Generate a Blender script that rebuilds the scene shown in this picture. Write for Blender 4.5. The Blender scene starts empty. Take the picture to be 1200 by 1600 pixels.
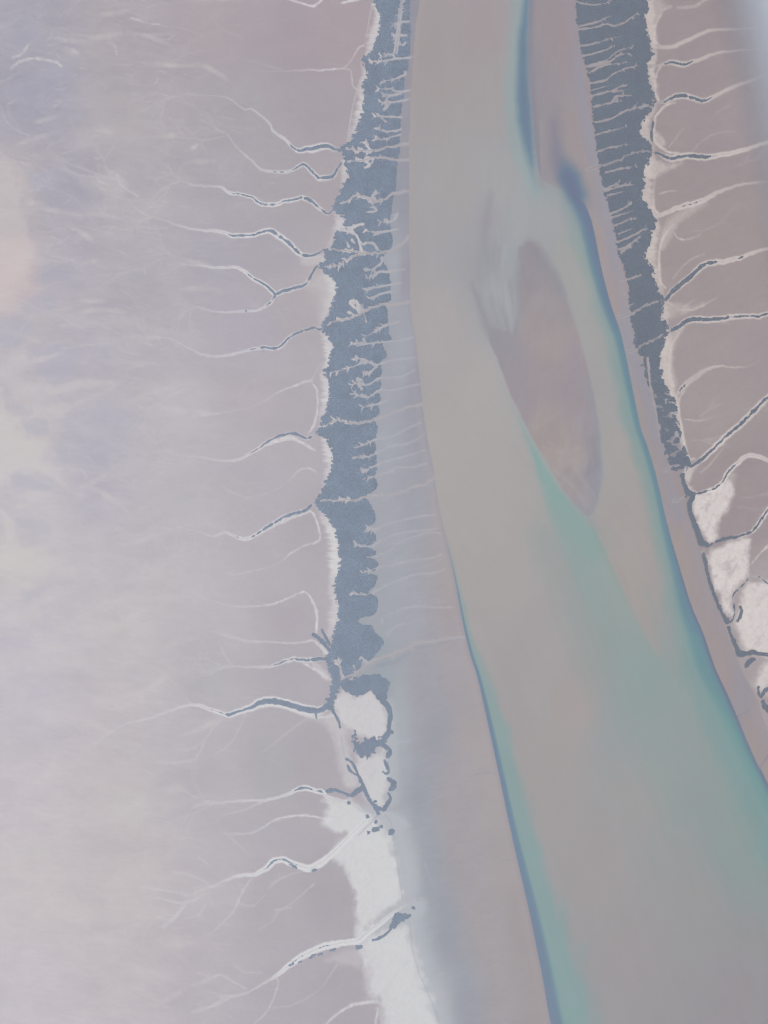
import bpy, math, random
import numpy as np
from mathutils import Vector

# ------------------------------------------------------------------ basics
ALT = 6000.0                       # flying height above the estuary, metres
TX, TY = 0.36, 0.48                # half field of view (tangents)
TILT_X, TILT_Y = math.radians(-11), math.radians(40)
EXPOSURE = 0.39
HAZE_DENSITY, HAZE_COLOR = 5.0e-5, (.80, .885, 1.0)
SUN_EL, SUN_AZ = math.radians(58), math.radians(40)

sc = bpy.context.scene
COL = sc.collection
rng = np.random.default_rng(7)
random.seed(7)

def rot(ax, t):
    c, s = math.cos(t), math.sin(t)
    return np.array([[1,0,0],[0,c,-s],[0,s,c]]) if ax == 'x' else np.array([[c,0,s],[0,1,0],[-s,0,c]])
VIEW = rot('y', TILT_Y) @ rot('x', TILT_X)

def world(u, v, z=0.0):
    """survey coordinates (u, v) -> world position on the level z metres above the water"""
    u = np.asarray(u, float); v = np.asarray(v, float)
    d = np.stack([(u-600)/600*TX, (800-v)/800*TY, -np.ones_like(u)], -1) @ VIEW.T
    t = (ALT - np.asarray(z)) / -d[..., 2]
    return d * t[..., None]

def survey(x, y):
    p = np.stack([x, y, -ALT*np.ones_like(x)], -1) @ VIEW
    return 600 + p[..., 0]/-p[..., 2]/TX*600, 800 - p[..., 1]/-p[..., 2]/TY*800

def slant(u, v):
    p = world(u, v)
    return np.linalg.norm(p, axis=-1)/ALT

HC = [(-0.01141, 0.1197, 0.0047), (-0.01351, 0.14283, 0.0059), (-0.01715, 0.18349, 0.00907)]
TC = [(0.02681, -0.24752, 1.26121), (0.02412, -0.23756, 1.31114), (0.02776, -0.24882, 1.44671)]
def albedo(rgb, u, v):
    """surface colour of ground that is seen through the haze as rgb (0-255)"""
    c = np.clip(np.asarray(rgb, float)/255, 0, 1)
    lin = np.where(c <= .04045, c/12.92, ((c+.055)/1.055)**2.4)
    s = np.clip(slant(u, v), 1.0, 2.7)
    out = np.empty_like(lin)
    for k in range(3):
        out[..., k] = (lin[..., k]-np.polyval(HC[k], s))/np.polyval(TC[k], s)
    return np.clip(out, .012, .85)

def P(s):
    return np.array([[float(x) for x in w.split(',')] for w in s.split()])

def smooth(p, n=4):
    """Catmull-Rom refinement of a node list, all columns"""
    p = np.asarray(p, float)
    if len(p) < 3: return p
    q = np.vstack([2*p[0]-p[1], p, 2*p[-1]-p[-2]])
    out = []
    for i in range(1, len(q)-2):
        a, b, c, d = q[i-1], q[i], q[i+1], q[i+2]
        for k in range(n):
            t = k/n
            out.append(.5*((2*b)+(-a+c)*t+(2*a-5*b+4*c-d)*t*t+(-a+3*b-3*c+d)*t**3))
    out.append(p[-1])
    return np.array(out)

# ------------------------------------------------------------------ survey raster
Q = 1.25
U0, U1, V0, V1 = -150.0, 1350.0, -150.0, 1750.0
nu, nv = int((U1-U0)/Q)+1, int((V1-V0)/Q)+1
us, vs = U0+Q*np.arange(nu), V0+Q*np.arange(nv)
U, V = np.meshgrid(us, vs)
U = U.astype(np.float32); V = V.astype(np.float32)

def vnoise(x, y, seed):
    r = np.random.default_rng(seed); L = r.random((256, 256)).astype(np.float32)
    xi, yi = np.floor(x).astype(np.int32), np.floor(y).astype(np.int32)
    fx, fy = x-xi, y-yi
    fx = fx*fx*(3-2*fx); fy = fy*fy*(3-2*fy)
    a, b, c, d = xi & 255, (xi+1) & 255, yi & 255, (yi+1) & 255
    return (L[c, a]*(1-fx)+L[c, b]*fx)*(1-fy)+(L[d, a]*(1-fx)+L[d, b]*fx)*fy
def fbm(x, y, seed, o=4, gain=.5):
    t, a, n = 0, 1., 0
    for i in range(o):
        t = t+a*(vnoise(x*2**i+17*i, y*2**i+5*i, seed+i)-.5); n += a; a *= gain
    return t/n*2           # about -1..1
def sstep(a, b, x):
    t = np.clip((x-a)/(b-a), 0, 1); return t*t*(3-2*t)

def span(lo, hi, o, n):
    a = max(0, int((lo-o)/Q)); b = min(n, int((hi-o)/Q)+2)
    return a, max(a, b)
def field(path, R):
    """distance to a polyline (nodes u, v, extra columns) within R; returns window, distance, extra columns there, signed side"""
    path = np.asarray(path, float)
    i0, i1 = span(path[:, 0].min()-R, path[:, 0].max()+R, U0, nu)
    j0, j1 = span(path[:, 1].min()-R, path[:, 1].max()+R, V0, nv)
    if i1 <= i0 or j1 <= j0: return None
    k = path.shape[1]-2
    D = np.full((j1-j0, i1-i0), 1e6, np.float32); X = np.zeros((j1-j0, i1-i0, k), np.float32)
    S = np.zeros_like(D)
    for a, b in zip(path[:-1], path[1:]):
        p0, p1 = span(min(a[0], b[0])-R, max(a[0], b[0])+R, U0, nu)
        q0, q1 = span(min(a[1], b[1])-R, max(a[1], b[1])+R, V0, nv)
        if p1 <= p0 or q1 <= q0: continue
        uu, vv = U[q0:q1, p0:p1], V[q0:q1, p0:p1]
        e = b[:2]-a[:2]; L = max(e@e, 1e-9)
        t = np.clip(((uu-a[0])*e[0]+(vv-a[1])*e[1])/L, 0, 1)
        dx, dy = uu-(a[0]+e[0]*t), vv-(a[1]+e[1]*t)
        d = np.sqrt(dx*dx+dy*dy)
        w = (slice(q0-j0, q1-j0), slice(p0-i0, p1-i0))
        m = d < D[w]
        D[w] = np.where(m, d, D[w]); S[w] = np.where(m, e[0]*dy-e[1]*dx, S[w])
        for c in range(k):
            X[w][..., c] = np.where(m, a[2+c]+(b[2+c]-a[2+c])*t, X[w][..., c])
    return (slice(j0, j1), slice(i0, i1)), D, X, S
def natural(p, amp=.75):
    """the small irregular bends and swellings of a real channel"""
    p = p.copy(); x, y = p[:, 0].copy(), p[:, 1].copy()
    k = np.minimum(1, np.minimum(np.arange(len(p)), np.arange(len(p))[::-1])/3)
    p[:, 0] += k*amp*fbm(x/5, y/5, 401, 2); p[:, 1] += k*amp*1.2*fbm(x/5, y/5, 411, 2)
    if p.shape[1] > 2: p[:, 2] *= np.clip(1+.55*fbm(x/4, y/4, 421, 2)*np.minimum(1, 2.5/np.maximum(p[:, 2], .1)), .5, 1.6)
    return p
def stroke(mask, path, width=1.5, amp=1.0, soft=1.2):
    """soft line of half width `width` into mask; nodes may carry (width, amp)"""
    path = np.asarray(path, float)
    if path.shape[1] == 2:
        path = np.hstack([path, np.full((len(path), 1), width), np.full((len(path), 1), amp)])
    path = natural(smooth(path, 6))
    r = field(path, path[:, 2].max()+3*soft+2)
    if r is None: return
    w, D, X, S = r
    val = X[..., 1]*(1-sstep(X[..., 0]-soft, X[..., 0]+soft, D))
    mask[w] = np.maximum(mask[w], val)
def inside(poly, uu, vv):
    poly = np.asarray(poly, float); r = np.zeros(uu.shape, bool)
    x0, y0 = poly[-1]
    for x1, y1 in poly:
        if y0 != y1:
            c = (y1 > vv) != (y0 > vv)
            r ^= c & (uu < (x0-x1)*(vv-y1)/(y0-y1)+x1)
        x0, y0 = x1, y1
    return r
def blob(mask, poly, amp=1.0, soft=4.0, rough=0.0, seed=3, scale=12.0):
    """filled outline with a soft and, if asked, ragged edge"""
    poly = smooth(np.vstack([poly, poly[:1]]), 3)
    pad = soft+rough*1.5+3
    i0, i1 = span(poly[:, 0].min()-pad, poly[:, 0].max()+pad, U0, nu); j0, j1 = span(poly[:, 1].min()-pad, poly[:, 1].max()+pad, V0, nv)
    w = (slice(j0, j1), slice(i0, i1))
    uu, vv = U[w], V[w]
    d = field(poly, pad*1.5+6)
    D = np.full(U.shape, 1e3, np.float32) if False else None
    dist = np.full(uu.shape, 1e3, np.float32)
    (a, b), dd, _, _ = d
    ja, ia = max(a.start, j0), max(b.start, i0); jb, ib = min(a.stop, j1), min(b.stop, i1)
    dist[ja-j0:jb-j0, ia-i0:ib-i0] = dd[ja-a.start:jb-a.start, ia-b.start:ib-b.start]
    sd = np.where(inside(poly, uu, vv), dist, -dist)
    if rough: sd = sd+rough*fbm(uu/scale, vv/scale, seed, 4, .6)*1.6
    mask[w] = np.maximum(mask[w], amp*sstep(-soft, soft, sd))
def zeros(): return np.zeros(U.shape, np.float32)
def table(txt, su, sv):
    """smooth colour map from sampled spots: u,v,r,g,b"""
    t = P(txt); st = 8
    uu, vv = U[::st, ::st], V[::st, ::st]
    acc = np.zeros(uu.shape+(3,)); ws = np.zeros(uu.shape)
    for u, v, r, g, b in t:
        w = 1/(1e-4+(((uu-u)/su)**2+((vv-v)/sv)**2))**1.5
        acc += w[..., None]*np.array([r, g, b]); ws += w
    acc /= ws[..., None]
    x = np.arange(nu)/st; y = np.arange(nv)/st
    xi = np.minimum(x.astype(int), acc.shape[1]-2); yi = np.minimum(y.astype(int), acc.shape[0]-2)
    fx = np.clip(x-xi, 0, 1)[None, :, None]; fy = np.clip(y-yi, 0, 1)[:, None, None]
    A = acc[yi][:, xi]; B = acc[yi][:, xi+1]; Cc = acc[yi+1][:, xi]; D = acc[yi+1][:, xi+1]
    return ((A*(1-fx)+B*fx)*(1-fy)+(Cc*(1-fx)+D*fx)*fy).astype(np.float32)
def mix(img, mask, rgb):
    m = np.clip(mask, 0, 1)[..., None]
    return img*(1-m)+np.asarray(rgb, np.float32)*m
def along(txt):
    p = smooth(P(txt), 4); p = p[np.argsort(p[:, 1])]
    return np.interp(vs, p[:, 1], p[:, 0]).astype(np.float32)[:, None]

# ------------------------------------------------------------------ shore lines (u as a function of v)
LW = along("672,-150 656,0 650,37 645,100 641,175 639,250 639,325 640,400 642,480 649,530 655,580 660,630 667,680 677,730 685,785 700,854 713,917 726,987 737,1030 748,1066 774,1184 800,1307 827,1425 849,1534 860,1596 895,1750")
RW = along("830,-150 828,0 826,60 827,110 832,165 837,230 843,270 850,284 868,292 893,300 908,312 919,330 928,360 940,420 955,477 970,521 985,590 1000,665 1009,690 1025,742 1042,817 1060,880 1080,945 1100,992 1117,1042 1137,1085 1152,1120 1167,1157 1185,1197 1200,1224 1330,1480 1460,1750")
RB = along("890,-150 898,0 907,75 919,165 928,210 940,270 957,350 970,405 982,480 992,540 1007,580 1027,655 1045,730 1060,772 1080,822 1092,857 1100,872 1112,920 1130,970 1150,1025 1165,1060 1182,1092 1195,1130 1222,1190 1350,1430 1500,1750")
LB = along("600,-150 600,0 590,200 570,400 552,600 546,760 552,900 552,1000 545,1050 590,1085 607,1110 606,1150 604,1190 611,1230 600,1266 608,1300 622,1340 629,1400 637,1430 646,1450 652,1500 668,1555 684,1600 730,1750")

cls = np.full(U.shape, 0, np.int8)                     # 0 west flat, 1 mudflat, 2 river, 3 sandbar, 4 shore, 5 east flat
cls[U > LB] = 1; cls[U > LW] = 2; cls[U > RW] = 4; cls[U > RB] = 5
ISLE = P("812,384 826,376 842,384 856,402 867,420 879,442 888,470 900,510 912,550 922,590 932,640 938,690 940,735 937,765 930,790 921,806 908,797 890,779 869,749 850,715 835,690 820,661 805,631 790,597 778,563 765,530 770,512 790,520 806,508 812,470 811,420")
i_m = zeros(); blob(i_m, ISLE, 1, 1.2, 1.0, 11, 14)
cls[i_m > .5] = 3

# ------------------------------------------------------------------ base colours
west = table("50,50,161,160,175 200,50,168,163,172 350,40,168,160,166 480,60,163,154,160 545,50,165,155,160 60,150,158,158,177 200,170,170,166,174 350,180,166,162,170 490,160,163,157,163 20,300,182,176,182 100,300,165,164,180 200,300,172,169,180 330,300,168,165,175 450,290,166,162,168 510,290,168,162,167 15,420,198,183,187 100,420,172,170,184 220,400,174,172,184 330,400,170,168,180 430,390,168,165,173 30,560,185,182,192 120,560,176,174,188 250,550,180,177,188 380,520,172,168,180 470,480,172,167,173 505,450,180,175,178 30,680,196,192,196 150,680,178,177,192 280,640,184,182,190 400,620,178,172,180 460,640,174,169,176 40,780,190,187,198 150,780,182,180,194 280,800,184,183,192 400,780,178,174,182 490,830,172,167,174 30,880,198,195,198 150,900,188,186,194 280,900,186,185,192 420,880,178,174,181 50,980,192,188,200 200,1000,190,187,194 350,980,182,180,187 450,970,174,168,176 50,1100,190,186,200 180,1100,190,186,194 330,1060,178,177,184 450,1060,172,169,176 50,1250,194,189,198 200,1250,192,188,194 330,1230,178,176,184 430,1200,171,170,176 490,1190,170,165,172 50,1380,196,191,197 200,1380,192,187,193 330,1400,184,180,187 430,1420,173,168,175 520,1400,167,162,169 50,1550,194,188,198 200,1550,190,184,192 330,1560,180,175,184 450,1560,172,167,175 540,1550,168,163,171", 70, 70)
mud = table("625,50,136,142,162 640,100,148,148,163 625,200,148,150,166 632,300,145,150,168 615,420,160,168,182 635,430,150,150,168 628,550,158,165,182 650,600,150,152,170 605,700,158,166,182 655,700,152,154,170 600,800,160,165,180 650,800,155,158,174 690,850,163,158,165 620,900,159,166,180 700,900,164,157,163 640,950,158,162,178 710,960,163,156,164 600,1060,152,164,177 660,1060,155,155,170 720,1050,162,157,165 620,1150,163,174,186 680,1150,153,155,170 740,1150,165,158,163 625,1250,158,165,178 655,1250,150,158,172 700,1250,160,156,165 770,1250,165,158,162 640,1350,165,174,184 670,1350,150,158,172 720,1350,160,156,164 780,1350,163,156,160 660,1450,155,165,178 700,1450,148,154,170 750,1450,160,156,162 810,1450,160,152,157 690,1570,165,172,184 730,1560,150,156,172 780,1550,160,156,163 840,1550,158,150,154", 22, 75)
river = table("700,100,160,155,153 750,40,160,153,153 790,150,160,158,156 720,300,163,162,160 690,520,168,165,163 780,300,160,162,160 820,340,158,162,162 700,700,168,166,162 740,600,168,166,163 760,800,168,165,161 800,900,165,163,160 900,420,160,162,158 940,600,160,161,158 960,750,162,160,155 980,850,162,157,153 1000,900,160,156,152 850,1000,160,158,157 900,1100,163,157,154 860,1200,160,157,154 960,1150,150,156,155 1000,1250,154,155,153 930,1350,157,155,153 1050,1300,148,153,151 1100,1400,150,151,149 980,1500,153,151,150 1150,1350,140,150,148 1150,1550,148,146,147 880,1570,148,152,152 1190,1450,146,148,147 1000,1080,146,157,155 785,480,158,164,167 800,400,155,162,164 775,400,150,154,158 820,320,156,163,164 760,350,156,157,160", 60, 90)
shore = table("862,40,153,144,148 860,120,152,144,148 885,60,154,143,147 870,200,147,142,149 840,130,146,142,150 890,200,156,147,148 850,240,150,145,151 905,255,157,148,150 940,380,162,151,151 922,290,157,149,151 962,470,162,150,150 1000,640,158,148,148 1030,720,158,148,147 1060,850,159,148,146 1130,1050,158,147,148 1180,1150,157,147,148 915,130,150,147,160 926,215,152,150,163 945,300,152,150,162 958,370,153,151,163 985,500,155,153,165 1010,600,150,148,160 1038,690,148,146,158 1060,790,152,146,155 1160,1080,150,145,153", 18, 60)
east = table("1080,40,153,143,147 1080,130,152,143,147 1150,200,155,147,152 1060,200,154,145,148 1100,290,153,145,148 1100,360,156,147,147 1060,400,156,146,147 1130,450,155,147,150 1110,540,158,150,153 1130,640,158,150,152 1190,560,156,148,152 1150,760,152,143,146 1190,740,152,144,148 1150,800,152,143,147 1250,900,170,165,168", 60, 60)
isle = table("830,420,145,141,150 850,470,152,147,152 800,560,150,145,154 860,540,157,149,151 880,610,152,144,151 850,670,158,151,150 900,710,159,152,152 890,750,155,149,153 925,690,146,142,151 815,630,149,143,150 835,520,154,147,150 900,590,150,144,152 920,780,150,148,156 870,700,158,150,149 930,740,143,143,155 775,545,147,144,153 870,430,144,143,150", 30, 45)

img = np.zeros(U.shape+(3,), np.float32)
river = river+np.float32([1.8, .2, 3.2]); west = west+np.float32([3, 2, 2.4]); east = east+np.float32([2.5, 1, .3]); isle = isle+np.float32([2.5, 1, 0])
wl = sstep(-3, 3, U-LB)[..., None]
gm = mud.mean(-1, keepdims=True); mud = gm+(mud-gm)*.74+np.float32([1.5, .5, -1])
img[:] = west*(1-wl)+mud*wl
m = cls == 2; img[m] = river[m]
soft_i = zeros(); blob(soft_i, ISLE, 1, 7, 3, 12, 18); crisp_i = zeros(); blob(crisp_i, ISLE, 1, 3.0, 1.2, 11, 14)
north = 1-sstep(430, 560, V); ki = np.where(cls == 3, 1, 0)*0+(soft_i*north+crisp_i*(1-north))
m = (cls == 2) | (cls == 3); img[m] = (river*(1-ki[..., None])+isle*ki[..., None])[m]
wr = sstep(-2.5, 2.5, U-RB)[..., None]
er = shore*(1-wr)+east*wr
m = cls >= 4; img[m] = er[m]

# mottled, streaky far western flat
warp = fbm(U/90, V/60, 21, 3)*28
n1 = fbm((U+warp)/75, (V+.25*U*.3+warp)/22, 31, 5, .58)
n2 = fbm(U/45+n1*.8, V/28, 41, 5, .55)
far = (1-sstep(180, 460, U))*(cls == 0)
tone = far*(7.5*n1+5*n2)+(cls == 0)*(1-far)*(2.2*n1+1.5*n2)
img += tone[..., None]*np.array([1.0, 1.0, .88], np.float32)+(far*1.5)[..., None]*np.array([1, .5, -2.2], np.float32)
n3 = fbm((U+warp*.5)/14, (V-.15*U)/3.2, 51, 4, .6)
n3b = fbm((U+warp)/6, (V-.2*U)/1.9, 52, 3, .7)
img += (far*(5.0*n3+3.2*n3b)+(cls == 0)*(1-far)*(1.8*n3+1.2*n3b))[..., None]
cream = zeros()
for a, s, r, t in [
    ("0,238 14,250 34,262 30,300 36,340 50,380 46,420 30,445 20,478 0,486 -90,480 -90,240", 10, 13, .5),
    ("-90,655 0,655 28,668 45,690 72,690 66,720 85,728 110,766 130,776 100,760 70,740 40,735 12,742 0,760 -90,760", 7, 7, .75),
    ("0,610 8,640 20,655 40,640 62,640 80,660 60,672 30,670 0,665 -60,660", 7, 6, .6),
    ("35,545 45,560 30,590 55,600 90,605 60,620 20,610 0,590 -40,580 0,570", 8, 6, .45),
    ("60,622 95,600 130,592 175,598 140,606 95,615", 5, 4, .6), ("75,535 110,530 130,542 100,538 80,545", 4, 3, .5),
    ("70,640 95,630 130,625 120,636 90,650", 5, 4, .5),
    ("40,770 60,765 78,772 60,782 45,780", 5, 4, .6), ("4,800 20,810 22,840 10,845", 4, 3, .8),
    ("-60,870 0,868 30,860 60,850 90,845 60,862 40,880 20,890 -60,895", 7, 6, .6),
    ("-60,950 0,962 35,955 60,940 85,925 110,928 85,935 62,955 30,972 0,975 -60,975", 6, 6, .65),
    ("85,985 110,965 130,955 150,965 180,975 215,970 180,985 150,990 120,985", 7, 7, .4),
    ("60,1000 110,1010 135,1030 100,1040", 8, 7, .35), ("165,1235 205,1230 240,1240 225,1280 195,1290 175,1275", 18, 8, .3),
    ("0,1345 40,1320 90,1325 60,1340 20,1360", 7, 6, .4), ("90,1090 120,1120 90,1140 60,1120", 12, 8, .22),
    ("60,80 130,85 160,80 140,92 90,92", 6, 4, .15), ("100,215 150,190 230,170 260,200 180,215 130,230", 16, 10, .2),
    ("100,265 150,275 185,272 200,300 170,300 130,285", 8, 6, .35), ("175,500 230,505 260,520 220,515", 6, 4, .25)]:
    blob(cream, P(a), t, s, r, int(a[:2].strip('-,') or 5)+60, 16)
cream *= 1-.45*sstep(.0, .7, fbm(U/26, V/16, 77, 4))
img = mix(img, cream*.85, (206, 202, 201))
blob_p = zeros(); blob(blob_p, P("-60,395 10,395 18,430 8,475 -60,480"), .32, 12, 9, 9); img = mix(img, blob_p, (206, 188, 190))
purple = zeros()
for a, t in [("45,270 85,268 90,285 60,300 40,290", .7), ("60,420 110,412 105,440 60,445", .6), ("35,465 85,462 80,490 40,490", .7), ("0,500 35,490 48,520 20,545 0,540 -40,530", .8),
             ("45,545 110,540 120,570 85,600 55,580", .7), ("8,632 48,635 50,650 25,650", .7), ("32,655 70,655 75,675 45,678", .8), ("85,700 140,705 150,720 95,722", .6), ("10,740 65,740 85,760 30,765", .7),
             ("30,812 80,815 70,845 30,850", .5), ("35,925 75,910 80,920 45,940", .6), ("0,985 50,985 30,1010 -30,1000", .4), ("150,640 230,645 200,665 150,660", .35), ("60,105 110,100 120,120 70,125", .5), ("0,20 60,15 60,70 10,80 -40,60", .4), ("150,540 200,530 215,550 170,560", .3)]:
    blob(purple, P(a), t, 6, 6, len(a)+90, 14)
img = mix(img, purple*.62, (171, 172, 189))
pl = zeros()
for s_, w_, a_ in [("18,106 30,97 48,92 70,93 88,98 95,103", 2.2, .8), ("20,90 32,85 40,76 44,70", 1.8, .7), ("38,84 50,64 58,58", 1, .25), ("205,28 230,36 250,38", 1.3, .7), ("250,39 290,46 320,58", 1.2, .25), ("168,65 180,72 182,85", 1.6, .45),
                   ("200,50 230,55 265,52", 3, .2), ("170,268 182,272 190,290 215,306", 1.8, .5), ("54,185 62,192", 1.2, .3), ("55,298 62,296", 1, .5), ("95,545 130,540 170,535", 2, .3), ("80,400 110,405 120,420", 1.6, .35), ("110,735 128,735 135,745", 1.6, .45), ("0,1010 40,1030 90,1000", 2, .15), ("190,1135 200,1145", 1, .3)]:
    stroke(pl, P(s_), w_, a_, 1.6)
pl *= np.clip(.75+.9*fbm(U/6, V/3.5, 432, 4, .6), .1, 1.1); img = mix(img, pl, (209, 205, 206))

# fine combing of the mudflats and the sand
mm = (cls == 1)
n4 = fbm(U/16, (V+.35*U)/3.4, 61, 4, .6); n5 = fbm(U/60, V/40, 62, 4)
ribs = mm*sstep(600, 660, U)*(1-sstep(-60, -20, U-LW))
img += (mm*(3.2*n4+3.0*n5)+ribs*2.4*n4)[..., None]*np.array([1, 1, .9], np.float32)
m3 = (cls == 3); n6 = fbm((U*.8+V*.55)/9+fbm(U/40, V/40, 5)*2, (V*.8-U*.55)/34, 71, 5, .6)
img += (m3*(4.5*n6+3*fbm(U/22, V/30, 72, 4)+2.5*fbm(U/4, V/30, 78, 4))*(0.75+.7*sstep(600, 720, V)))[..., None]
m4 = (cls == 4); img += (m4*(2.0*fbm(U/8, V/50, 73, 4)+1.8*fbm(U/3, V/12, 74, 3)))[..., None]
m5 = (cls == 5); img += (m5*(2.6*fbm(U/50, V/40, 75, 4)+2.2*fbm(U/18, (V+.4*U)/7, 76, 4)+1.6*fbm(U/5, V/3, 79, 3)))[..., None]

# ------------------------------------------------------------------ river colours: clear green water, deep blue edges, silt
isl = zeros()
for s_, w_, a_ in [("885,700 910,745 928,775", 2, .35), ("858,690 890,720 915,760", 2.5, .3), ("850,700 880,705 905,700", 3, .3), ("838,668 860,655 880,640", 2, .2), ("868,735 900,765 915,790", 3, .3)]:
    stroke(isl, smooth(P(s_)), w_, a_, 2.5)
img = mix(img, isl*(cls == 3), (172, 165, 165))
wd = zeros()
stroke(wd, P("812,390 809,430 811,480 803,520"), 3, .4, 5); stroke(wd, P("826,380 838,395 850,420"), 5, .35, 6)
img = mix(img, wd*((cls == 3) | (cls == 2)), (135, 138, 150))
rim = zeros(); stroke(rim, P("918,600 929,650 936,700 939,735 935,765 925,800"), 4, .55, 5); stroke(rim, P("850,398 868,425 884,460"), 4, .4, 5); stroke(rim, P("905,790 921,812 926,835"), 6, .5, 8)
img = mix(img, rim*((cls == 3) | (cls == 2)), (143, 150, 160))
W = (cls == 2)
t_m = zeros(); blob(t_m, P("783,600 800,630 818,664 834,694 850,720 869,753 892,786 915,812 932,835 946,868 962,905 980,942 1000,985 1024,1022 1050,1058 1078,1090 1050,1110 1005,1085 970,1040 935,980 905,920 880,860 858,800 840,750 826,700 806,650"), 1, 5, 2.5, 14, 40)
core = zeros(); blob(core, P("810,650 834,696 869,755 905,806 935,850 925,880 895,850 870,800 848,750 832,710"), 1, 10)
fade = np.interp(V, [600, 680, 800, 900, 1000, 1100], [.35, .85, .95, .7, .42, .2])
tq = np.maximum(t_m*fade*(.62+.38*core), core*.7)*W*(1+.15*fbm(U/30, V/60, 15, 3))
img = mix(img, tq, (130, 165, 162))
plume = zeros(); blob(plume, P("850,760 900,800 950,880 1000,975 1060,1070 1120,1150 1200,1280 1260,1420 1180,1430 1090,1330 1000,1200 930,1060 880,930 850,840"), .5, 42, 14, 451, 60); img = mix(img, plume*W, (137, 157, 154))
tl = zeros(); stroke(tl, P("926,826 946,868 962,905 980,942 1000,985 1024,1022 1050,1058"), 2.2, .5, 3); img = mix(img, tl*W, (128, 158, 150))
tl = zeros(); stroke(tl, P("1008,920 1020,960 1036,1010 1060,1050 1085,1080"), 6, .42, 7); img = mix(img, tl*W, (136, 156, 153))
tl = zeros(); stroke(tl, P("985,700 1000,760 1012,820 1025,900"), 7, .16, 9); img = mix(img, tl*W, (166, 158, 152))
tan_ = zeros(); blob(tan_, P("950,860 975,855 1005,900 1020,960 1036,1020 1020,1015 985,950"), .55, 8); img = mix(img, tan_*W, (163, 156, 152))
dl = U-LW; dr = RW-U
def edge(d, tab, rgb, soft):
    """band along a bank: table of v, start, width, strength"""
    t = np.array(tab, float)
    st, wd_, am = (np.interp(V, t[:, 0], t[:, k]) for k in (1, 2, 3))
    return am*(1-sstep(st+wd_-soft*wd_, st+wd_+soft*wd_, d))*sstep(st-.8*np.maximum(1, soft*3), st+.8*np.maximum(1, soft*3), d)
wob = fbm(U/14, V/38, 81, 4)*.35
img = mix(img, W*edge(dl*(1+wob), [(820, 0, 3, 0), (900, 0, 6, .35), (980, 0, 10, .6), (1100, 0, 22, .75), (1250, 0, 36, .85), (1400, 0, 48, .9), (1600, 0, 66, .95), (1750, 0, 75, .95)], 0, .35), (131, 160, 160))
img = mix(img, W*edge(dl, [(820, -1, 1.5, 0), (900, -1, 3, .6), (1000, -1, 5, .75), (1150, -1, 8, .85), (1300, -1, 10, .85), (1420, -1, 14, .85), (1600, -1, 19, .85)], 0, .35), (92, 127, 153))
img = mix(img, W*edge(dl, [(0, -1, 8, .5), (400, -1, 6, .45), (650, -1, 3, .2), (760, -1, 2, 0)], 0, .5), (170, 158, 156))
img = mix(img, W*edge(dr*(1+wob*.7), [(300, 0, 40, .0), (345, 0, 38, .5), (420, 0, 30, .5), (500, 0, 26, .55), (620, 0, 26, .7), (750, 0, 24, .7), (900, 0, 32, .7), (1000, 0, 46, .8), (1100, 0, 56, .8), (1220, 0, 62, .85), (1600, 0, 80, .9)], 0, .45), (122, 155, 155))
img = mix(img, W*edge(dr, [(290, -1, 6, 0), (330, -1, 18, .8), (400, -1, 16, .9), (480, -1, 13, .85), (560, -1, 11, .8), (660, -1, 9, .75), (800, -1, 9, .75), (900, -1, 14, .85), (980, -1, 22, .85), (1060, -1, 26, .7), (1150, -1, 12, .6), (1250, -1, 12, .7), (1600, -1, 14, .7)], 0, .5), (86, 130, 150))
img = mix(img, W*edge(dr, [(760, -1, 2, 0), (860, -1, 4, .6), (1000, -1, 6, .8), (1200, -1, 7, .8), (1600, -1, 8, .8)], 0, .4), (112, 116, 138))
tl = zeros(); stroke(tl, P("1085,1000 1108,1060 1130,1110 1155,1160 1180,1215 1205,1265"), 8, .5, 7); img = mix(img, tl*W, (104, 150, 152))
def wedge(txt, rgb, soft, amp=1, where=None):
    global img
    k = zeros(); p = P(txt); p = np.hstack([p, np.full((len(p), 1), amp)]) if p.shape[1] == 3 else p*[1, 1, 1, amp]
    stroke(k, p, soft=soft); img = mix(img, k*where, rgb)
WS = (cls == 2) | (cls == 4)
wedge("812,-60,12 812,20,14 806,90,14 804,160,15 812,230,14 826,270,10 838,300,8", (146, 165, 168), 9, .75, W)
wedge("824,-80,4,1 823,0,4,1 818,60,6,1 817,120,8,1 819,170,10,1 824,215,8,.95 830,250,5,.75 835,275,3,.4 840,300,2,.05", (88, 122, 147), 9, .95, WS)
wedge("831,0,2 829,90,2 836,180,3 842,250,3 848,290,2", (122, 122, 142), 7, .5, WS)
wedge("864,190,2 868,225,6 872,250,12 884,275,15", (126, 126, 145), 13, .75, WS)
wedge("878,240,4,.1 884,258,10,.5 890,278,15,.9 898,300,15,1 909,325,12,1 919,350,10,1 929,382,8,1 939,420,7,1 950,470,5,1 962,510,3,.8", (86, 119, 147), 14, .95, W+(cls == 4)*(1-sstep(296, 335, V)))
wedge("884,272,6 894,296,10 903,316,5", (98, 113, 140), 9, .6, W+(cls == 4)*(1-sstep(296, 335, V)))
wedge("862,296,6 884,324,8 902,356,6", (146, 158, 164), 13, .45, W)
wedge("852,290,4 856,300,5 848,315,5", (148, 160, 165), 9, .5, WS)
wedge("834,268,3,.6 846,284,5,.9 860,293,5,1 876,297,4,.6", (150, 154, 158), 9, .75, WS)
wedge("845,190,1.2 846,240,1.2 848,290,1.2", (160, 156, 160), 1.5, .5, (cls == 4))
wedge("826,60,1 830,120,1.2 828,160,1", (150, 148, 158), 1.5, .35, (cls == 4))
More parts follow.
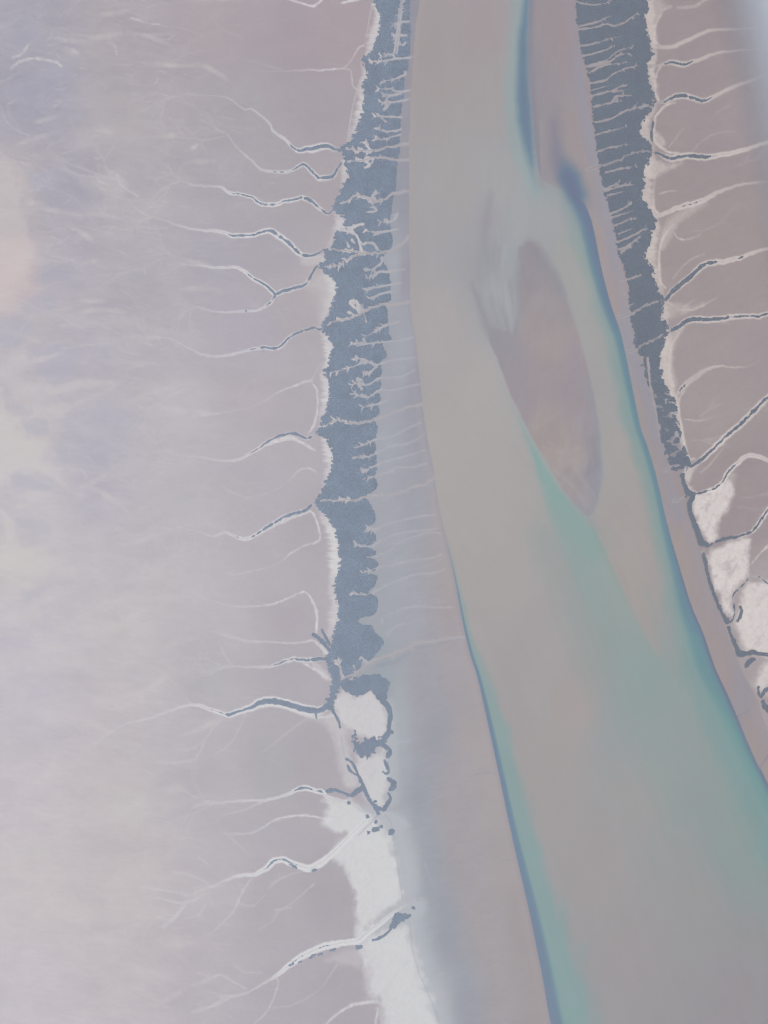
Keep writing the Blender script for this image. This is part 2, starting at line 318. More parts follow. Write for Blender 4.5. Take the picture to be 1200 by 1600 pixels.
for txt, a_ in [("768,300,4 760,350,6 757,385,5 762,410,3", .55), ("736,440,2 752,482,6 765,515,9 785,545,9", .8), ("748,400,3 752,440,3", .15), ("770,470,8 785,510,12 800,540,12", .55), ("800,440,5 800,480,7 795,520,7", .35)]:
    wedge(txt, (147, 145, 153), 7, a_, W | (cls == 3))
for txt, a_ in [("790,385,3 785,430,4 795,480,4 800,520,3", .5), ("805,370,2 812,352,2 800,340,2", .3), ("770,430,3 776,480,3 790,515,2", .4), ("775,280,2 772,330,2 780,380,2", .3)]:
    wedge(txt, (166, 172, 174), 3.5, a_, W | (cls == 3))
for k in range(26):
    u = random.uniform(755, 812); v = random.uniform(330, 500); wedge(f"{u},{v},.6 {u+random.uniform(-2,5)},{v+25},1 {u+random.uniform(0,10)},{v+55},.7", random.choice([(166, 170, 172), (146, 147, 156)]), 2, random.uniform(.1, .3), W | (cls == 3))
sw = fbm(U/70+.8*fbm(U/90, V/140, 85, 3), V/150, 83, 4); flow = U-V*.36*sstep(400, 900, V)
img += (W*(2.2*sw+2.0*fbm(flow/9, V/90, 84, 5, .6)+.9*fbm(U/2.6, V/2.6, 86, 2)))[..., None]*np.array([1, 1.02, .98], np.float32)
# a few drains cut the lower beaches
tl = zeros(); stroke(tl, P("735,1214 750,1209 765,1208 777,1208"), .7, .5, .9); stroke(tl, P("785,1345 796,1343 806,1345"), .7, .35, .9); stroke(tl, P("1151,1121 1162,1115 1170,1110"), .8, .55, .9); stroke(tl, P("1187,1199 1195,1188 1205,1175"), 1.2, .55, 1)
img = mix(img, tl, (125, 124, 138))
# wet line at the foot of the banks
wet = (cls == 1)*(1-sstep(0, 9, LW-U))*np.interp(V, [0, 500, 700, 1000, 1600], [.1, .15, .3, .45, .35])
img = mix(img, wet, (150, 145, 156))
lip = (cls == 1)*(1-sstep(2, 7, np.abs(U-LW+9)))*np.interp(V, [500, 700, 1100, 1600], [0, .35, .4, .2]); img = mix(img, lip, (170, 162, 165))
edge_r = (cls == 4)*(1-sstep(1, 5, np.abs(RB-U-14)))*np.interp(V, [150, 400, 700, 1000], [.1, .35, .3, .1]); img = mix(img, edge_r, (148, 148, 162))
lav = (cls == 4)*(1-sstep(9, 17, RB-U))*np.interp(V, [0, 200, 700, 800, 1200], [.4, .55, .55, .25, .45]); img = mix(img, lav*.7, (152, 150, 161))

# ------------------------------------------------------------------ white salt crust
haloed = zeros()
for a_, t_, s_ in (("556,1262 600,1268 632,1290 650,1350 655,1410 672,1480 690,1560 715,1660 640,1660 610,1560 590,1470 580,1400 560,1320", .75, 16), ("590,1090 615,1100 618,1180 622,1250 604,1268 575,1262 590,1200", .55, 9), ("545,1256 600,1262 640,1290 600,1310 560,1290", .8, 7), ("560,1462 600,1425 650,1400 668,1420 640,1455 590,1480", .8, 8)):
    blob(haloed, P(a_), t_, s_, 3, 441, 20)
img = mix(img, haloed*(cls <= 1), (184, 190, 197))
salt = zeros()
def pan(txt, a, s, r, seed): blob(salt, P(txt), a, s*1.5, r*1.7, seed, 15)
pan("520,1106 532,1086 556,1088 580,1080 592,1094 604,1112 604,1135 598,1150 586,1158 560,1150 540,1140 528,1125", .85, 5, 4, 101)
pan("556,1178 580,1184 600,1172 604,1200 606,1225 602,1245 594,1264 578,1250 566,1226 556,1200", .8, 4, 4, 102)
pan("506,1248 530,1251 548,1256 572,1272 588,1284 604,1300 616,1330 623,1365 628,1402 610,1418 590,1436 572,1456 556,1468 556,1440 553,1405 545,1370 534,1350 520,1338 534,1312 545,1304 520,1296 503,1280 510,1265", .95, 5, 4, 103)
pan("556,1470 580,1462 606,1460 630,1442 640,1445 646,1485 658,1530 674,1570 696,1640 720,1745 640,1750 612,1660 596,1590 590,1565 576,1558 572,1520 560,1490", .92, 7, 5, 104)
pan("515,1335 540,1300 570,1285 580,1300 560,1335 548,1350 530,1350", .6, 6, 4, 108)
pan("1072,756 1087,774 1080,790 1090,822 1106,846 1118,842 1123,820 1140,786 1146,765 1138,748 1120,764 1090,772", .95, 4, 3, 105)
pan("1105,868 1115,856 1150,846 1172,843 1170,872 1167,895 1152,920 1143,936 1146,960 1135,957 1120,922 1110,890", .97, 3.5, 2.5, 106)
pan("1154,950 1160,925 1180,912 1215,918 1230,1022 1172,1020 1156,1002 1150,975", .9, 4.5, 3, 107)
pan("1178,1068 1195,1036 1230,1030 1230,1075 1195,1086", .8, 5, 3, 109)
for a, b, s in [("520,1110 540,1140 548,1180 560,1215 552,1232 538,1222 531,1185 522,1150 505,1125", .55, 6), ("478,1118 510,1120 530,1150 538,1200 530,1205 522,1160 505,1132", .35, 5),
                ("470,400 498,398 517,403 500,415 470,412", .45, 5), ("505,425 522,440 520,470 505,500 498,490 500,455 480,450 490,435", .3, 8), ("1050,340 1075,322 1105,318 1085,332 1058,352 1045,378 1034,392 1030,370 1038,350", .55, 5),
                ("1034,470 1050,472 1085,478 1100,472 1080,485 1060,494 1040,496 1032,484", .5, 5), ("1045,520 1068,512 1056,535 1052,565 1056,600 1050,610 1040,580 1038,540", .6, 4), ("1018,250 1040,256 1065,255 1045,266 1022,278 1012,268", .75, 4), ("1008,8 1030,0 1040,10 1026,35 1024,70 1012,60", .5, 5),
                ("1026,205 1040,222 1030,230 1022,220", .7, 3), ("1070,728 1092,722 1080,742 1078,756 1068,745", .7, 3), ("1120,764 1140,735 1150,745 1140,780", .35, 5), ("530,1045 545,1060 535,1080 522,1100 528,1070", .0, 4), ("478,1028 500,1038 518,1060 510,1062 490,1046", .55, 3), ("500,1002 512,1018 520,1024 505,1022", .8, 2.5), ("506,1500 560,1480 590,1500 560,1512", .35, 7)]:
    blob(salt, P(a), b, s, 3, len(a)+110, 9)
salt *= np.clip(1.1-np.where(U < 800, .3, .85)*np.maximum(0, fbm((U+.8*V)/11, (V-U)/42, 120, 5, .6))-np.where(U < 800, .28, .6)*np.maximum(0, fbm(U/5, V/5, 121, 4, .65)), .25, 1)

# ------------------------------------------------------------------ mangrove belts
WI = P("590,-150 588,-60 585,0 592,15 594,25 593,45 588,62 579,83 566,90 566,100 574,107 573,122 566,140 569,152 566,180 560,197 552,215 542,224 530,231 540,240 536,252 540,265 547,270 540,285 532,297 527,312 520,327 530,334 539,338 536,350 530,360 524,370 522,382 515,390 498,396 515,404 497,417 512,427 524,439 526,452 522,467 515,485 507,502 500,511 507,520 517,527 519,540 516,560 511,577 502,580 512,592 517,612 512,635 505,652 500,665 494,677 510,682 515,695 521,722 516,740 507,757 499,775 493,783 500,795 507,802 516,815 524,830 530,855 530,890 524,910 521,922 530,945 527,975 524,985 520,1000 516,1012 512,1024 515,1042 519,1060 515,1085 508,1102 506,1113 518,1108 526,1085 531,1074")
WE = P("545,1062 555,1050 571,1037 582,1027 595,1012 599,1002 590,992 584,988 580,977 564,976 561,966 584,960 590,942 587,932 575,925 585,915 589,900 574,895 587,890 589,877 573,870 585,868 586,860 574,855 585,845 586,832 571,825 584,817 586,805 578,787 571,776 587,764 588,750 586,742 588,725 588,705 586,687 589,667 583,654 592,647 592,635 594,620 590,612 595,602 593,590 597,580 593,566 604,557 602,548 597,537 610,530 607,520 605,502 605,487 602,475 610,467 609,452 609,435 605,420 597,402 612,386 611,362 609,345 612,325 613,312 619,295 619,275 621,250 623,240 625,212 626,175 630,150 632,125 637,107 640,75 641,40 640,0 650,-60 652,-150")
belt_w = np.vstack([WI, WE])
EI = P("1012,-150 1012,0 1007,32 1013,57 1020,82 1008,107 1018,132 1022,157 1012,175 1003,190 1001,210 1017,225 1019,236 1011,252 1003,270 1008,287 1003,307 1017,332 1025,342 1020,362 1010,390 1006,402 1020,417 1022,435 1030,455 1035,467 1032,485 1031,500 1044,507 1037,535 1031,555 1032,580 1042,605 1050,620 1057,650 1062,675 1070,705 1078,717 1081,728 1066,735")
EW = P("1058,735 1046,730 1041,705 1033,680 1028,655 1018,617 1008,580 1003,560 993,540 990,520 984,480 981,442 975,415 968,400 958,350 948,312 943,295 938,268 932,225 927,190 925,150 918,112 907,72 904,48 899,0 892,-150")
belt_e = np.vstack([EI, EW])
EIu = along(' '.join(f'{a},{b}' for a, b in EI))
combw = fbm(U/26, V/2.6, 131, 3, .7); combe = fbm(U/9, V/6, 133, 4, .65)
forest = zeros()
def belt(poly, du, amp):
    i0, i1 = span(poly[:, 0].min()-16, poly[:, 0].max()+16, U0, nu); j0, j1 = span(poly[:, 1].min(), poly[:, 1].max(), V0, nv)
    w = (slice(j0, j1), slice(i0, i1))
    a = np.zeros(U[w].shape, np.float32)
    for o in (-.4, 0, .4): a += inside(smooth(np.vstack([poly, poly[:1]]), 3), U[w]+du[w]+o, V[w])
    forest[w] = np.maximum(forest[w], amp*a/3)
wmid = 560+0*V
belt(belt_w, np.where(U < wmid, combw*5, fbm(U/4, V/4, 135, 3)*1.6), 1)
belt(belt_e, np.where(U > 985, combe*9, fbm(U/10, V/2.4, 136, 3, .7)*4.5), 1)
def blur(a, n):
    for ax in (0, 1):
        c = np.cumsum(np.pad(a, [(n+1, n) if k == ax else (0, 0) for k in (0, 1)], mode='edge'), axis=ax, dtype=np.float64)
        a = ((np.take(c, range(2*n+1, c.shape[ax]), ax)-np.take(c, range(0, c.shape[ax]-2*n-1), ax))/(2*n+1)).astype(np.float32)
    return a
fbl = blur(forest, 5)
rag = fbm(U/10, V/2.6, 141, 4, .8)*.85+fbm(U/2.5, V/2.5, 142, 2)*.25; rag_e = fbm(U/6, V/4, 143, 4, .8)*.85+fbm(U/2.4, V/2.4, 144, 2)*.3
landward = np.where(U < 750, U < LB, U > (RB+EIu)*.5)
forest = np.where(landward, sstep(.38, .62, fbl+np.where(U < 750, rag, rag_e)*(1-np.abs(2*fbl-1))*1.2), sstep(.3, .7, forest+.25*rag*(1-np.abs(2*fbl-1))))
belt_only = forest.copy()
thin = (cls <= 1)*np.exp(-((U-np.interp(V, [0, 100, 250], [640, 640, 628]))/8)**2)*(V < 250)
forest *= 1-.35*thin
sparse = sstep(520, 640, V)*(U > 985)*np.clip(fbm(U/8, V/5, 138, 3)*1.6+.15, 0, .8); forest *= 1-sparse

# gullies that split the belts from the water side (node lists)
GW = """575,94 592,96 605,94 625,91 645,89|597,87 612,85 617,91|626,-4 622,37 616,82|629,-4 626,30 620,84|616,57 622,56 635,55|615,37 630,34 639,33|617,66 628,70 634,66|597,127 615,124 632,117 633,112|592,139 607,138 625,143 645,140|600,148 612,149 626,146|590,159 605,160 630,157 640,154|602,160 606,166 600,171|587,182 605,182 627,183|596,185 603,190|590,200 597,204 612,205 626,202|588,217 600,218 612,214 625,210|570,222 575,230 580,236
570,250 577,258 570,262|577,311 583,322 588,329 572,332|588,300 582,306 590,314|595,347 612,346 622,333|610,337 620,335|570,360 580,362 597,362 622,358|581,370 592,364|532,355 552,355 560,351 567,350|532,361 550,362 559,372 565,392|565,380 582,380 590,390|540,375 545,385|555,382 550,375
572,423 585,419 595,411 597,402|570,435 585,431 592,425 610,424 632,421|572,454 587,449 610,445 626,442|577,466 595,459 612,455|566,485 553,480 547,472|560,476 550,470 546,474|562,485 560,475 557,470|555,492 545,488|570,492 572,503|572,525 587,517 600,509 610,506 625,502|550,536 572,537 600,534 625,532 645,527|555,541 572,537|572,537 568,530|517,582 540,576 560,570 575,564 587,570 605,565 625,560 648,559|553,563 562,560 575,564|557,571 565,564|568,585 580,580 588,573|547,601 562,600 575,601 592,591 610,590 630,587 648,578|562,600 558,592 566,594|562,600 565,608|550,614 562,619 577,620 592,610 617,609 635,605 654,600|549,608 560,618|568,636 587,632 605,627
557,700 570,694 590,686 617,680 635,670 657,660|552,714 572,714 595,705 610,697 640,692 663,678|560,735 577,732 597,722 620,716 640,711 664,703|567,747 582,745 610,737 620,730 645,730 667,724|562,738 572,734|560,711 568,716
570,827 587,826 610,817 632,812 655,807 680,804|570,818 575,825|557,852 577,854 592,847 612,837 640,830 665,829 684,825|600,865 620,850 650,837 672,832 688,833|571,871 590,869|567,895 590,887 615,882 645,875 670,873 690,866|545,927 570,929 590,922 610,912 640,900 665,896 680,895 695,888|562,925 570,929|597,967 617,956 645,947 680,949 705,948|605,992 617,980 632,973|571,1038 566,1027 562,1030|555,1046 552,1040"""
GE = """900,2 920,7 945,5 958,-2|903,46 932,42 947,37 960,40 975,35 987,27 998,19|905,41 930,35 955,24|953,38 962,42|906,72 922,69 940,64 970,56|912,87 937,81 960,72|918,103 945,95 965,80 988,73|920,105 952,96 965,87 982,83|920,114 945,102 985,97|922,130 947,124 960,114 977,107 999,102|927,140 960,131|922,151 940,145 957,141 965,137 984,130|958,143 977,141|927,167 952,161 972,157|955,160 962,151 975,149 990,149|930,191 955,185 975,174 995,169 1009,163|990,168 996,160|932,210 950,205 978,198|935,236 955,230 985,225|947,269 967,264 992,259|944,296 956,290 967,284|947,298 970,291 993,288|950,305 975,299|954,334 975,325 986,317|955,340 990,329|960,353 980,344 1001,338|967,365 988,357|965,378 985,370 1000,362 1010,352|967,390 987,380 1008,360|970,395 978,388 990,383|970,439 988,434 1002,430|975,460 985,452|982,478 990,474|1012,560 1016,600 1024,640 1032,690"""
gully = zeros(); gap = zeros(); mainl = zeros(); mainl_s = zeros()
def twig(p, q0, n, ln, sgn=(1, -1)):
    for k in range(n):
        t = q0+(1-q0)*0+random.random()*.55
        i = int(min(.999, max(0, t))*(len(p)-1)); a = p[i]; d = p[min(i+1, len(p)-1)]-p[max(i-1, 0)]
        an = math.atan2(-d[1], -d[0])+random.choice(sgn)*random.uniform(.5, 1.1)
        L = ln*random.uniform(.5, 1.2)
        b = a+L*.55*np.array([math.cos(an), math.sin(an)]); an += random.uniform(-.5, .5)
        c = b+L*.5*np.array([math.cos(an), math.sin(an)])
        q = np.array([[*a, 1.0, .95], [*b, .8, .85], [*c, .5, .5]])
        stroke(gully, q, soft=.6); q[:, 2] += .7; q[:, 3] = [1, 1, .6]; stroke(gap, q, soft=.8)
for grp, wbase, am in ((GW, 1.35, 1.0), (GE, 1.15, .9)):
    for line in grp.replace('\n', '|').split('|'):
        p = P(line); n = len(p)
        if n < 2: continue
        t = np.linspace(0, 1, n)
        inner_first = grp is GW
        g = t if inner_first else 1-t
        q = np.column_stack([p, wbase*(.55+.6*np.minimum(1, g*1.6)), am*np.minimum(1, .35+g*1.4)])
        stroke(gully, q, soft=.8)
        q2 = q.copy(); q2[:, 2] += .95; q2[:, 3] = np.minimum(1, .62+g*1.5); stroke(gap, q2, soft=.9)
        if grp is GW and n > 2: twig(smooth(p), .0, 9, 8)
        if grp is GE and n > 2: twig(smooth(p)[::-1], .0, 3, 6)
# ------------------------------------------------------------------ tidal creeks: nodes u, v, dark half width, white half width, white strength
CREEKS = [
 ("w", "top creek", "268,150,.4,.6,.1 300,148,.4,.8,.15 352,152,.4,1,.25 380,170,.4,1.1,.4 395,171,.4,1.2,.5 420,192,.4,1.5,.6 427,205,.5,1.7,.7 445,217,.9,2.2,.85 456,229,1.1,2.4,.9 467,236,2,4,.95 478,233,3,5.2,.95 490,232,4,6.5,.9 505,228,4,6.2,.85 515,229,3.4,5.2,.8 525,234,2.4,3.4,.5 535,235,1.5,1.5,.0 545,232,0,0,0 560,235,0,0,0 575,235,0,0,0 587,235,0,0,0 605,230,0,0,0 638,225,0,0,0"),
 ("w", "hooked", "335,210,.3,.8,.15 350,205,.3,.8,.2 368,227,.4,1,.3 380,240,.4,1.2,.45 395,252,.4,1.4,.6 410,265,.5,1.5,.75 440,269,1.1,2.2,.85 457,266,1.2,2.4,.9 467,259,1.8,3.2,.95 476,257,2,3.6,.95 487,267,1.8,3.4,.95 497,277,2.6,4.4,.9 510,277,3,4.6,.85 520,275,2.6,4,.7 527,264,2,2.6,.4 535,253,1,1,0 555,252,0,0,0 570,250,0,0,0 585,246,0,0,0 605,247,0,0,0 617,249,0,0,0 638,250,0,0,0"),
 ("w", "winding", "262,281,.3,.8,.15 283,284,.3,.8,.2 310,290,.3,1.1,.35 333,291,.4,1.3,.55 347,293,.5,1.8,.75 358,301,.9,2.6,.9 375,303,1.2,2.8,.95 393,308,1.6,3.2,.95 407,318,1.8,3.6,.95 430,319,1.7,3.6,.95 445,314,1.6,3.5,.95 462,311,2,3.6,.95 475,309,2.6,3.9,.9 487,314,2.8,4,.85 500,325,2.6,3.6,.75 512,334,2.4,3,.5 520,328,1.8,2,.3 527,320,1,1,0 540,315,0,0,0 557,304,0,0,0 577,311,0,0,0 592,314,0,0,0 605,308,0,0,0 617,302,0,0,0 638,299,0,0,0"),
 ("w", "broad", "233,340,.3,.8,.15 250,342,.3,.9,.25 273,350,.3,1.1,.4 300,358,.4,1.7,.65 335,361,.5,2.2,.85 350,363,1.2,2.8,.95 365,368,2,3.8,1 385,368,2,4,1 400,366,1.8,4,1 412,361,2,4.5,1 424,361,2.6,5.2,1 437,369,2.8,5.4,1 450,379,2.8,5,1 462,390,3,4.8,.95 472,398,2.6,3.8,.85 485,399,2.4,3.4,.7 497,396,2,2.4,.4 507,391,1,1.2,.1 520,390,0,0,0 542,392,0,0,0 560,395,0,0,0 580,395,0,0,0 600,393,0,0,0 620,387,0,0,0 632,378,0,0,0 638,370,0,0,0"),
 ("w", "forked", "285,413,.3,.9,.25 300,414,.3,1,.4 330,417,.5,1.7,.75 350,418,.9,2,.9 367,417,.8,2.2,.95 380,422,.8,2.7,1 395,434,1.6,3.3,1 412,444,2,3.8,1 424,453,2.2,4,1 431,459,2.6,4,.9 442,455,2.8,4,.9 455,451,2.8,4,.9 467,448,2.8,4,.8 477,443,2.6,3.4,.6 485,432,2.4,3,.5 490,423,2,2.6,.4 496,416,1.4,1.6,.2 515,416,0,0,0 530,415,0,0,0 542,405,0,0,0 560,398,0,0,0 575,395,0,0,0"),
 ("w", "lower arm", "310,480,.3,.8,.3 330,486,.3,1.2,.5 350,488,.3,1.4,.65 380,486,.6,1.6,.8 400,485,.5,1.7,.85 410,481,1,1.9,.9 421,474,1.6,2.6,.9 427,466,2,2.4,.7 431,459,2,2,.3"),
 ("w", "gently bent", "230,525,.3,.9,.2 267,530,.3,1,.3 293,543,.3,1.1,.35 320,555,.4,1.4,.55 347,556,1,1.7,.75 367,552,.7,1.7,.8 397,545,1,2.1,.95 415,543,1.6,2.8,1 430,544,2,3.2,1 440,539,2,3.4,.9 450,529,2,3.2,.7 462,521,2.2,3,.5 480,515,2.2,2.8,.4 490,511,2,2.4,.3 500,515,1.6,1.8,.2 510,510,.6,.6,0 522,502,0,0,0 542,499,0,0,0 565,490,0,0,0 580,481,0,0,0 600,476,0,0,0 617,477,0,0,0 642,471,0,0,0"),
 ("w", "S shaped", "253,705,.3,.8,.15 290,712,.3,.9,.25 317,715,.3,1,.35 345,720,.4,1.4,.6 370,719,.5,1.7,.75 385,712,.9,2,.85 400,703,1.4,2.7,.95 412,695,2,3.2,.8 425,686,2.2,3,.5 437,681,2.4,3,.4 450,678,2.6,3,.4 460,677,2.6,3.2,.5 470,682,2.6,3.4,.5 480,685,2.4,3.2,.5 490,680,2.2,2.4,.3 500,671,1.4,1.4,0 510,664,0,0,0 525,657,0,0,0 542,660,0,0,0 560,662,0,0,0 580,656,0,0,0 605,650,0,0,0 630,639,0,0,0 659,632,0,0,0"),
 ("w", "ridge", "277,823,.3,.8,.2 307,830,.3,1,.35 333,838,.3,1.5,.6 350,832,.3,1.6,.7 365,837,1,2,.9 380,842,1,2.6,1 394,839,1.2,2.8,1 404,833,1.8,3.2,1 415,825,2.2,3.7,1 425,819,2.5,3.9,.95 437,812,2.6,3.8,.9 450,805,2.7,3.6,.85 465,801,2.7,3.4,.7 478,796,2.6,3.2,.5 488,788,2.2,2.4,.2 497,783,1,1,0 510,782,0,0,0 535,781,0,0,0 555,781,0,0,0 572,777,0,0,0 600,775,0,0,0 630,770,0,0,0 645,762,0,0,0 663,758,0,0,0 680,745,0,0,0"),
 ("w", "short", "340,1040,.3,.8,.2 380,1042,.3,1.2,.4 398,1042,.3,1.4,.55 412,1042,1,2,.8 422,1041,.7,2,.85 432,1038,1.4,2.8,.9 447,1032,1.6,3.2,.95 460,1029,1.8,3.6,.95 470,1031,2.8,4,.9 485,1031,3.2,4.2,.8 498,1030,3.4,3.6,.5 510,1029,3,3,.2 520,1030,1.6,1.6,0 526,1031,0,0,0 531,1042,0,0,0 535,1056,0,0,0"),
 ("w", "great", "147,1162,.3,1.2,.2 173,1143,.3,1.6,.3 200,1130,.3,1.4,.4 233,1122,.3,1.6,.5 267,1110,.4,1.8,.6 288,1103,.4,2,.75 303,1101,.4,2.6,.85 320,1105,.5,3,.95 335,1111,1,3.4,1 347,1114,1.6,3.6,1 357,1117,2.8,4.6,1 368,1113,2.8,5,1 380,1109,2,5.4,1 392,1105,3.6,6.4,1 405,1099,5,8,1 418,1096,5.6,8.4,1 430,1096,5.6,8.4,1 445,1099,5.4,8.2,1 460,1104,5.8,8.6,1 475,1108,6.2,8.8,.95 490,1110,5.6,8,.85 502,1109,5.2,7.4,.7 511,1103,4.6,6,.5 517,1095,4,4.8,.3 521,1084,3.6,4,.1 526,1071,2,2,0 535,1060,0,0,0 550,1055,0,0,0 565,1045,0,0,0 587,1032,0,0,0 615,1022,0,0,0 640,1012,0,0,0 655,1005,0,0,0 680,1001,0,0,0 700,998,0,0,0 724,996,0,0,0"),
 ("w", "braided", "305,1258,.3,1.5,.25 345,1254,.3,1.6,.4 380,1251,.3,1.7,.6 415,1250,.4,1.9,.75 440,1244,.7,2.2,.85 455,1238,.9,2.8,.95 465,1233,1.8,3.8,1 474,1231,2.2,4.4,1 484,1232,1.8,4.2,1 492,1235,.5,3.4,1 500,1236,2,4.4,1 506,1239,.5,3.6,1 512,1245,0,2.8,.9 530,1250,0,2.2,.8 550,1257,0,2,.5 570,1270,0,1.5,.3"),
 ("w", "pale salt-lined", "333,1384,.3,1.2,.3 360,1372,.3,2,.65 380,1367,.3,2.6,.85 398,1366,.4,3.2,.95 408,1361,.5,4,1 417,1355,1.6,5,1 427,1346,1.6,5.4,1 440,1343,1.6,5.4,1 452,1347,1.6,5.6,1 465,1352,1.2,5.6,1 482,1356,.8,6,1 497,1351,.6,6.4,1 512,1340,.5,5.2,1 528,1325,.5,4.6,1 545,1308,.5,4,.9 565,1288,.5,3.2,.7 577,1277,.5,2.5,.4 590,1273,.3,1,.2 612,1270,.3,.8,.2"),
 ("w", "widest pale", "345,1557,.3,2,.3 380,1553,.3,1.6,.4 402,1542,.3,1.6,.5 420,1532,.3,1.8,.65 432,1524,.3,3,.9 445,1513,.4,4.2,1 457,1504,1,5,1 472,1494,1,5.4,1 487,1486,1,5.8,1 505,1479,1,6.2,1 520,1476,1,6,1 535,1473,.6,5,1 557,1470,.4,5,1 572,1460,.4,4.4,1 588,1448,.4,4.2,1 604,1434,.5,4.2,.9 620,1421,.5,3.6,.6 640,1410,.5,2,.2 655,1405,0,0,0"),
 ("e", "uppermost", "1200,43,.3,1,.3 1150,45,.3,1.6,.4 1110,47,.4,2.4,.65 1095,53,.4,2.6,.7 1080,60,.4,2.6,.75 1065,67,.4,3,.75 1050,73,.4,3.2,.7 1030,74,.4,3,.5 1015,72,.3,1,.2"),
 ("e", "looping", "1200,75,.3,1,.2 1150,79,.4,1.4,.35 1120,83,.4,2.2,.6 1095,92,.5,2.8,.75 1080,97,1.2,3.4,.8 1068,101,2,4.6,.85 1056,98,2.4,5,.85 1045,98,1.6,4,.7 1032,101,.6,2,.4 1015,104,0,0,0"),
 ("e", "arched", "1200,115,.3,1.6,.3 1170,127,.3,2,.5 1140,138,.4,2.6,.7 1117,150,.6,3,.8 1104,156,1.8,3.6,.85 1092,156,2.4,4.4,.9 1080,152,2.6,4.8,.9 1065,149,2.8,5,.9 1052,152,2.8,4.8,.85 1042,157,2.4,4,.75 1032,161,1.6,2.2,.4 1020,166,.5,.5,0 1009,165,0,0,0"),
 ("e", "braided white", "1240,214,.3,2,.6 1200,222,.3,2.6,.8 1175,230,.6,3,.9 1155,236,.6,3.6,.95 1137,240,.9,3.8,.95 1120,243,1.2,4,.95 1105,245,2.6,5,.95 1090,244,3.2,5.6,.9 1075,243,2.4,5.4,.9 1060,245,3,6,.9 1048,247,3,6,.8 1036,243,2.6,4.4,.6 1025,239,1.5,2,.2 1012,236,0,0,0 1000,236,0,0,0 982,242,0,0,0 962,252,0,0,0 937,259,0,0,0 918,266,0,0,0"),
 ("e", "fanning", "1200,284,.3,1,.2 1180,285,.3,1.6,.4 1150,290,.3,2.2,.6 1125,299,.3,2.8,.75 1108,308,.6,3.6,.85 1092,315,1,4.2,.9 1075,320,1.2,4.6,.9 1060,324,1.2,4.2,.9 1045,330,1,3.6,.9 1032,336,.8,3,.8 1022,341,.5,1,.3"),
 ("e", "wide dark", "1250,375,.3,2,.6 1200,388,.3,2.2,.7 1175,395,.4,2.8,.85 1158,402,1.2,3.4,.95 1145,405,.9,3.8,.95 1130,409,.9,4,.95 1118,410,2.6,4.8,.95 1107,411,3,5.2,.95 1096,416,3.6,5.6,.95 1086,425,3.8,5.6,.9 1074,436,4,5.6,.85 1062,446,4,5.4,.8 1050,457,4,5.2,.75 1042,466,3.4,4.2,.6 1035,472,2,2.2,.2 1025,472,0,0,0 1010,477,0,0,0 992,487,0,0,0 978,492,0,0,0 967,496,0,0,0 960,497,0,0,0"),
 ("e", "level", "1250,482,1,3,.8 1200,490,1.4,3.4,.9 1187,494,2,4,.95 1175,494,1.6,4,.95 1162,494,2.2,4.4,.95 1145,495,2.6,4.8,.95 1125,498,3,5,.95 1105,499,3.4,5.6,.95 1090,498,3.8,5.8,.95 1078,499,3.8,5.4,.9 1066,506,3.8,5,.8 1056,513,3.4,4,.5 1044,519,1.6,1.8,.2 1030,526,0,0,0 1020,531,0,0,0 1000,542,0,0,0 988,548,0,0,0 977,551,0,0,0"),
 ("e", "frayed", "1190,560,.3,.7,.15 1170,572,.3,.8,.25 1150,574,.3,1,.5 1125,572,.3,1.2,.75 1107,576,.4,2.6,.7 1094,583,.4,4,.6 1080,593,.6,4.4,.6 1070,602,1.4,4.4,.75 1062,610,1.8,3.4,.8 1058,617,.4,2,.6"),
 ("e", "diagonal", "1250,580,2,4,.9 1200,621,2.4,4.6,.95 1190,630,3,5.6,.95 1178,642,3.2,5.8,.95 1162,658,3.2,5.6,.95 1148,670,2.6,5.2,.95 1135,681,2.2,5.2,.95 1120,696,2.2,5,.95 1110,705,2.4,5,.9 1100,714,2.6,4.8,.85 1092,721,3,4.2,.6 1082,727,2.6,3,.3 1070,730,1.2,1.4,.1 1057,727,0,0,0 1046,732,0,0,0 1036,736,0,0,0"),
 ("e", "curling", "1240,735,.3,2.4,.5 1200,719,.3,3,.7 1188,714,.5,3.4,.8 1177,711,.5,3.6,.85 1165,713,.5,3.6,.85 1152,723,.8,3.8,.9 1142,733,2,4.2,.9 1135,742,2.2,4,.9 1130,752,1.4,3.2,.9 1118,762,1.8,3.4,.8 1105,767,2,3.4,.8 1090,771,2.2,2.4,.3 1075,775,1.5,1.5,0 1062,779,0,0,0 1052,783,0,0,0"),
 ("e", "dark-lined", "1230,760,.8,2.6,.8 1210,780,1.4,3.2,.9 1200,797,1.6,3.4,.95 1192,808,2,3.8,.95 1184,820,2.2,3.8,.9 1175,830,2.2,3.4,.7 1157,837,2.6,3.2,.5 1142,840,2.8,3,.3 1130,842,2.8,2.8,0 1118,847,2.6,2.6,0 1107,853,1.4,1.4,0 1097,862,0,0,0"),
 ("e", "hairpin", "1225,925,1.6,2,.2 1200,912,1.6,2,.2 1191,905,1.6,2,.2 1182,900,1.6,2,.2 1172,903,1.6,2,.2 1160,914,1.6,2,.2 1150,924,1.6,2,.2 1145,933,1.8,2.2,.2 1147,945,1.6,2,.1 1148,958,1.8,2,.1 1144,970,1.8,1.8,0 1136,976,0,0,0"),
]
def creek_nodes(txt): return P(txt)
bank = zeros(); dark = zeros(); chan = zeros()
THICK = []                                             # (index, mask window, mask)
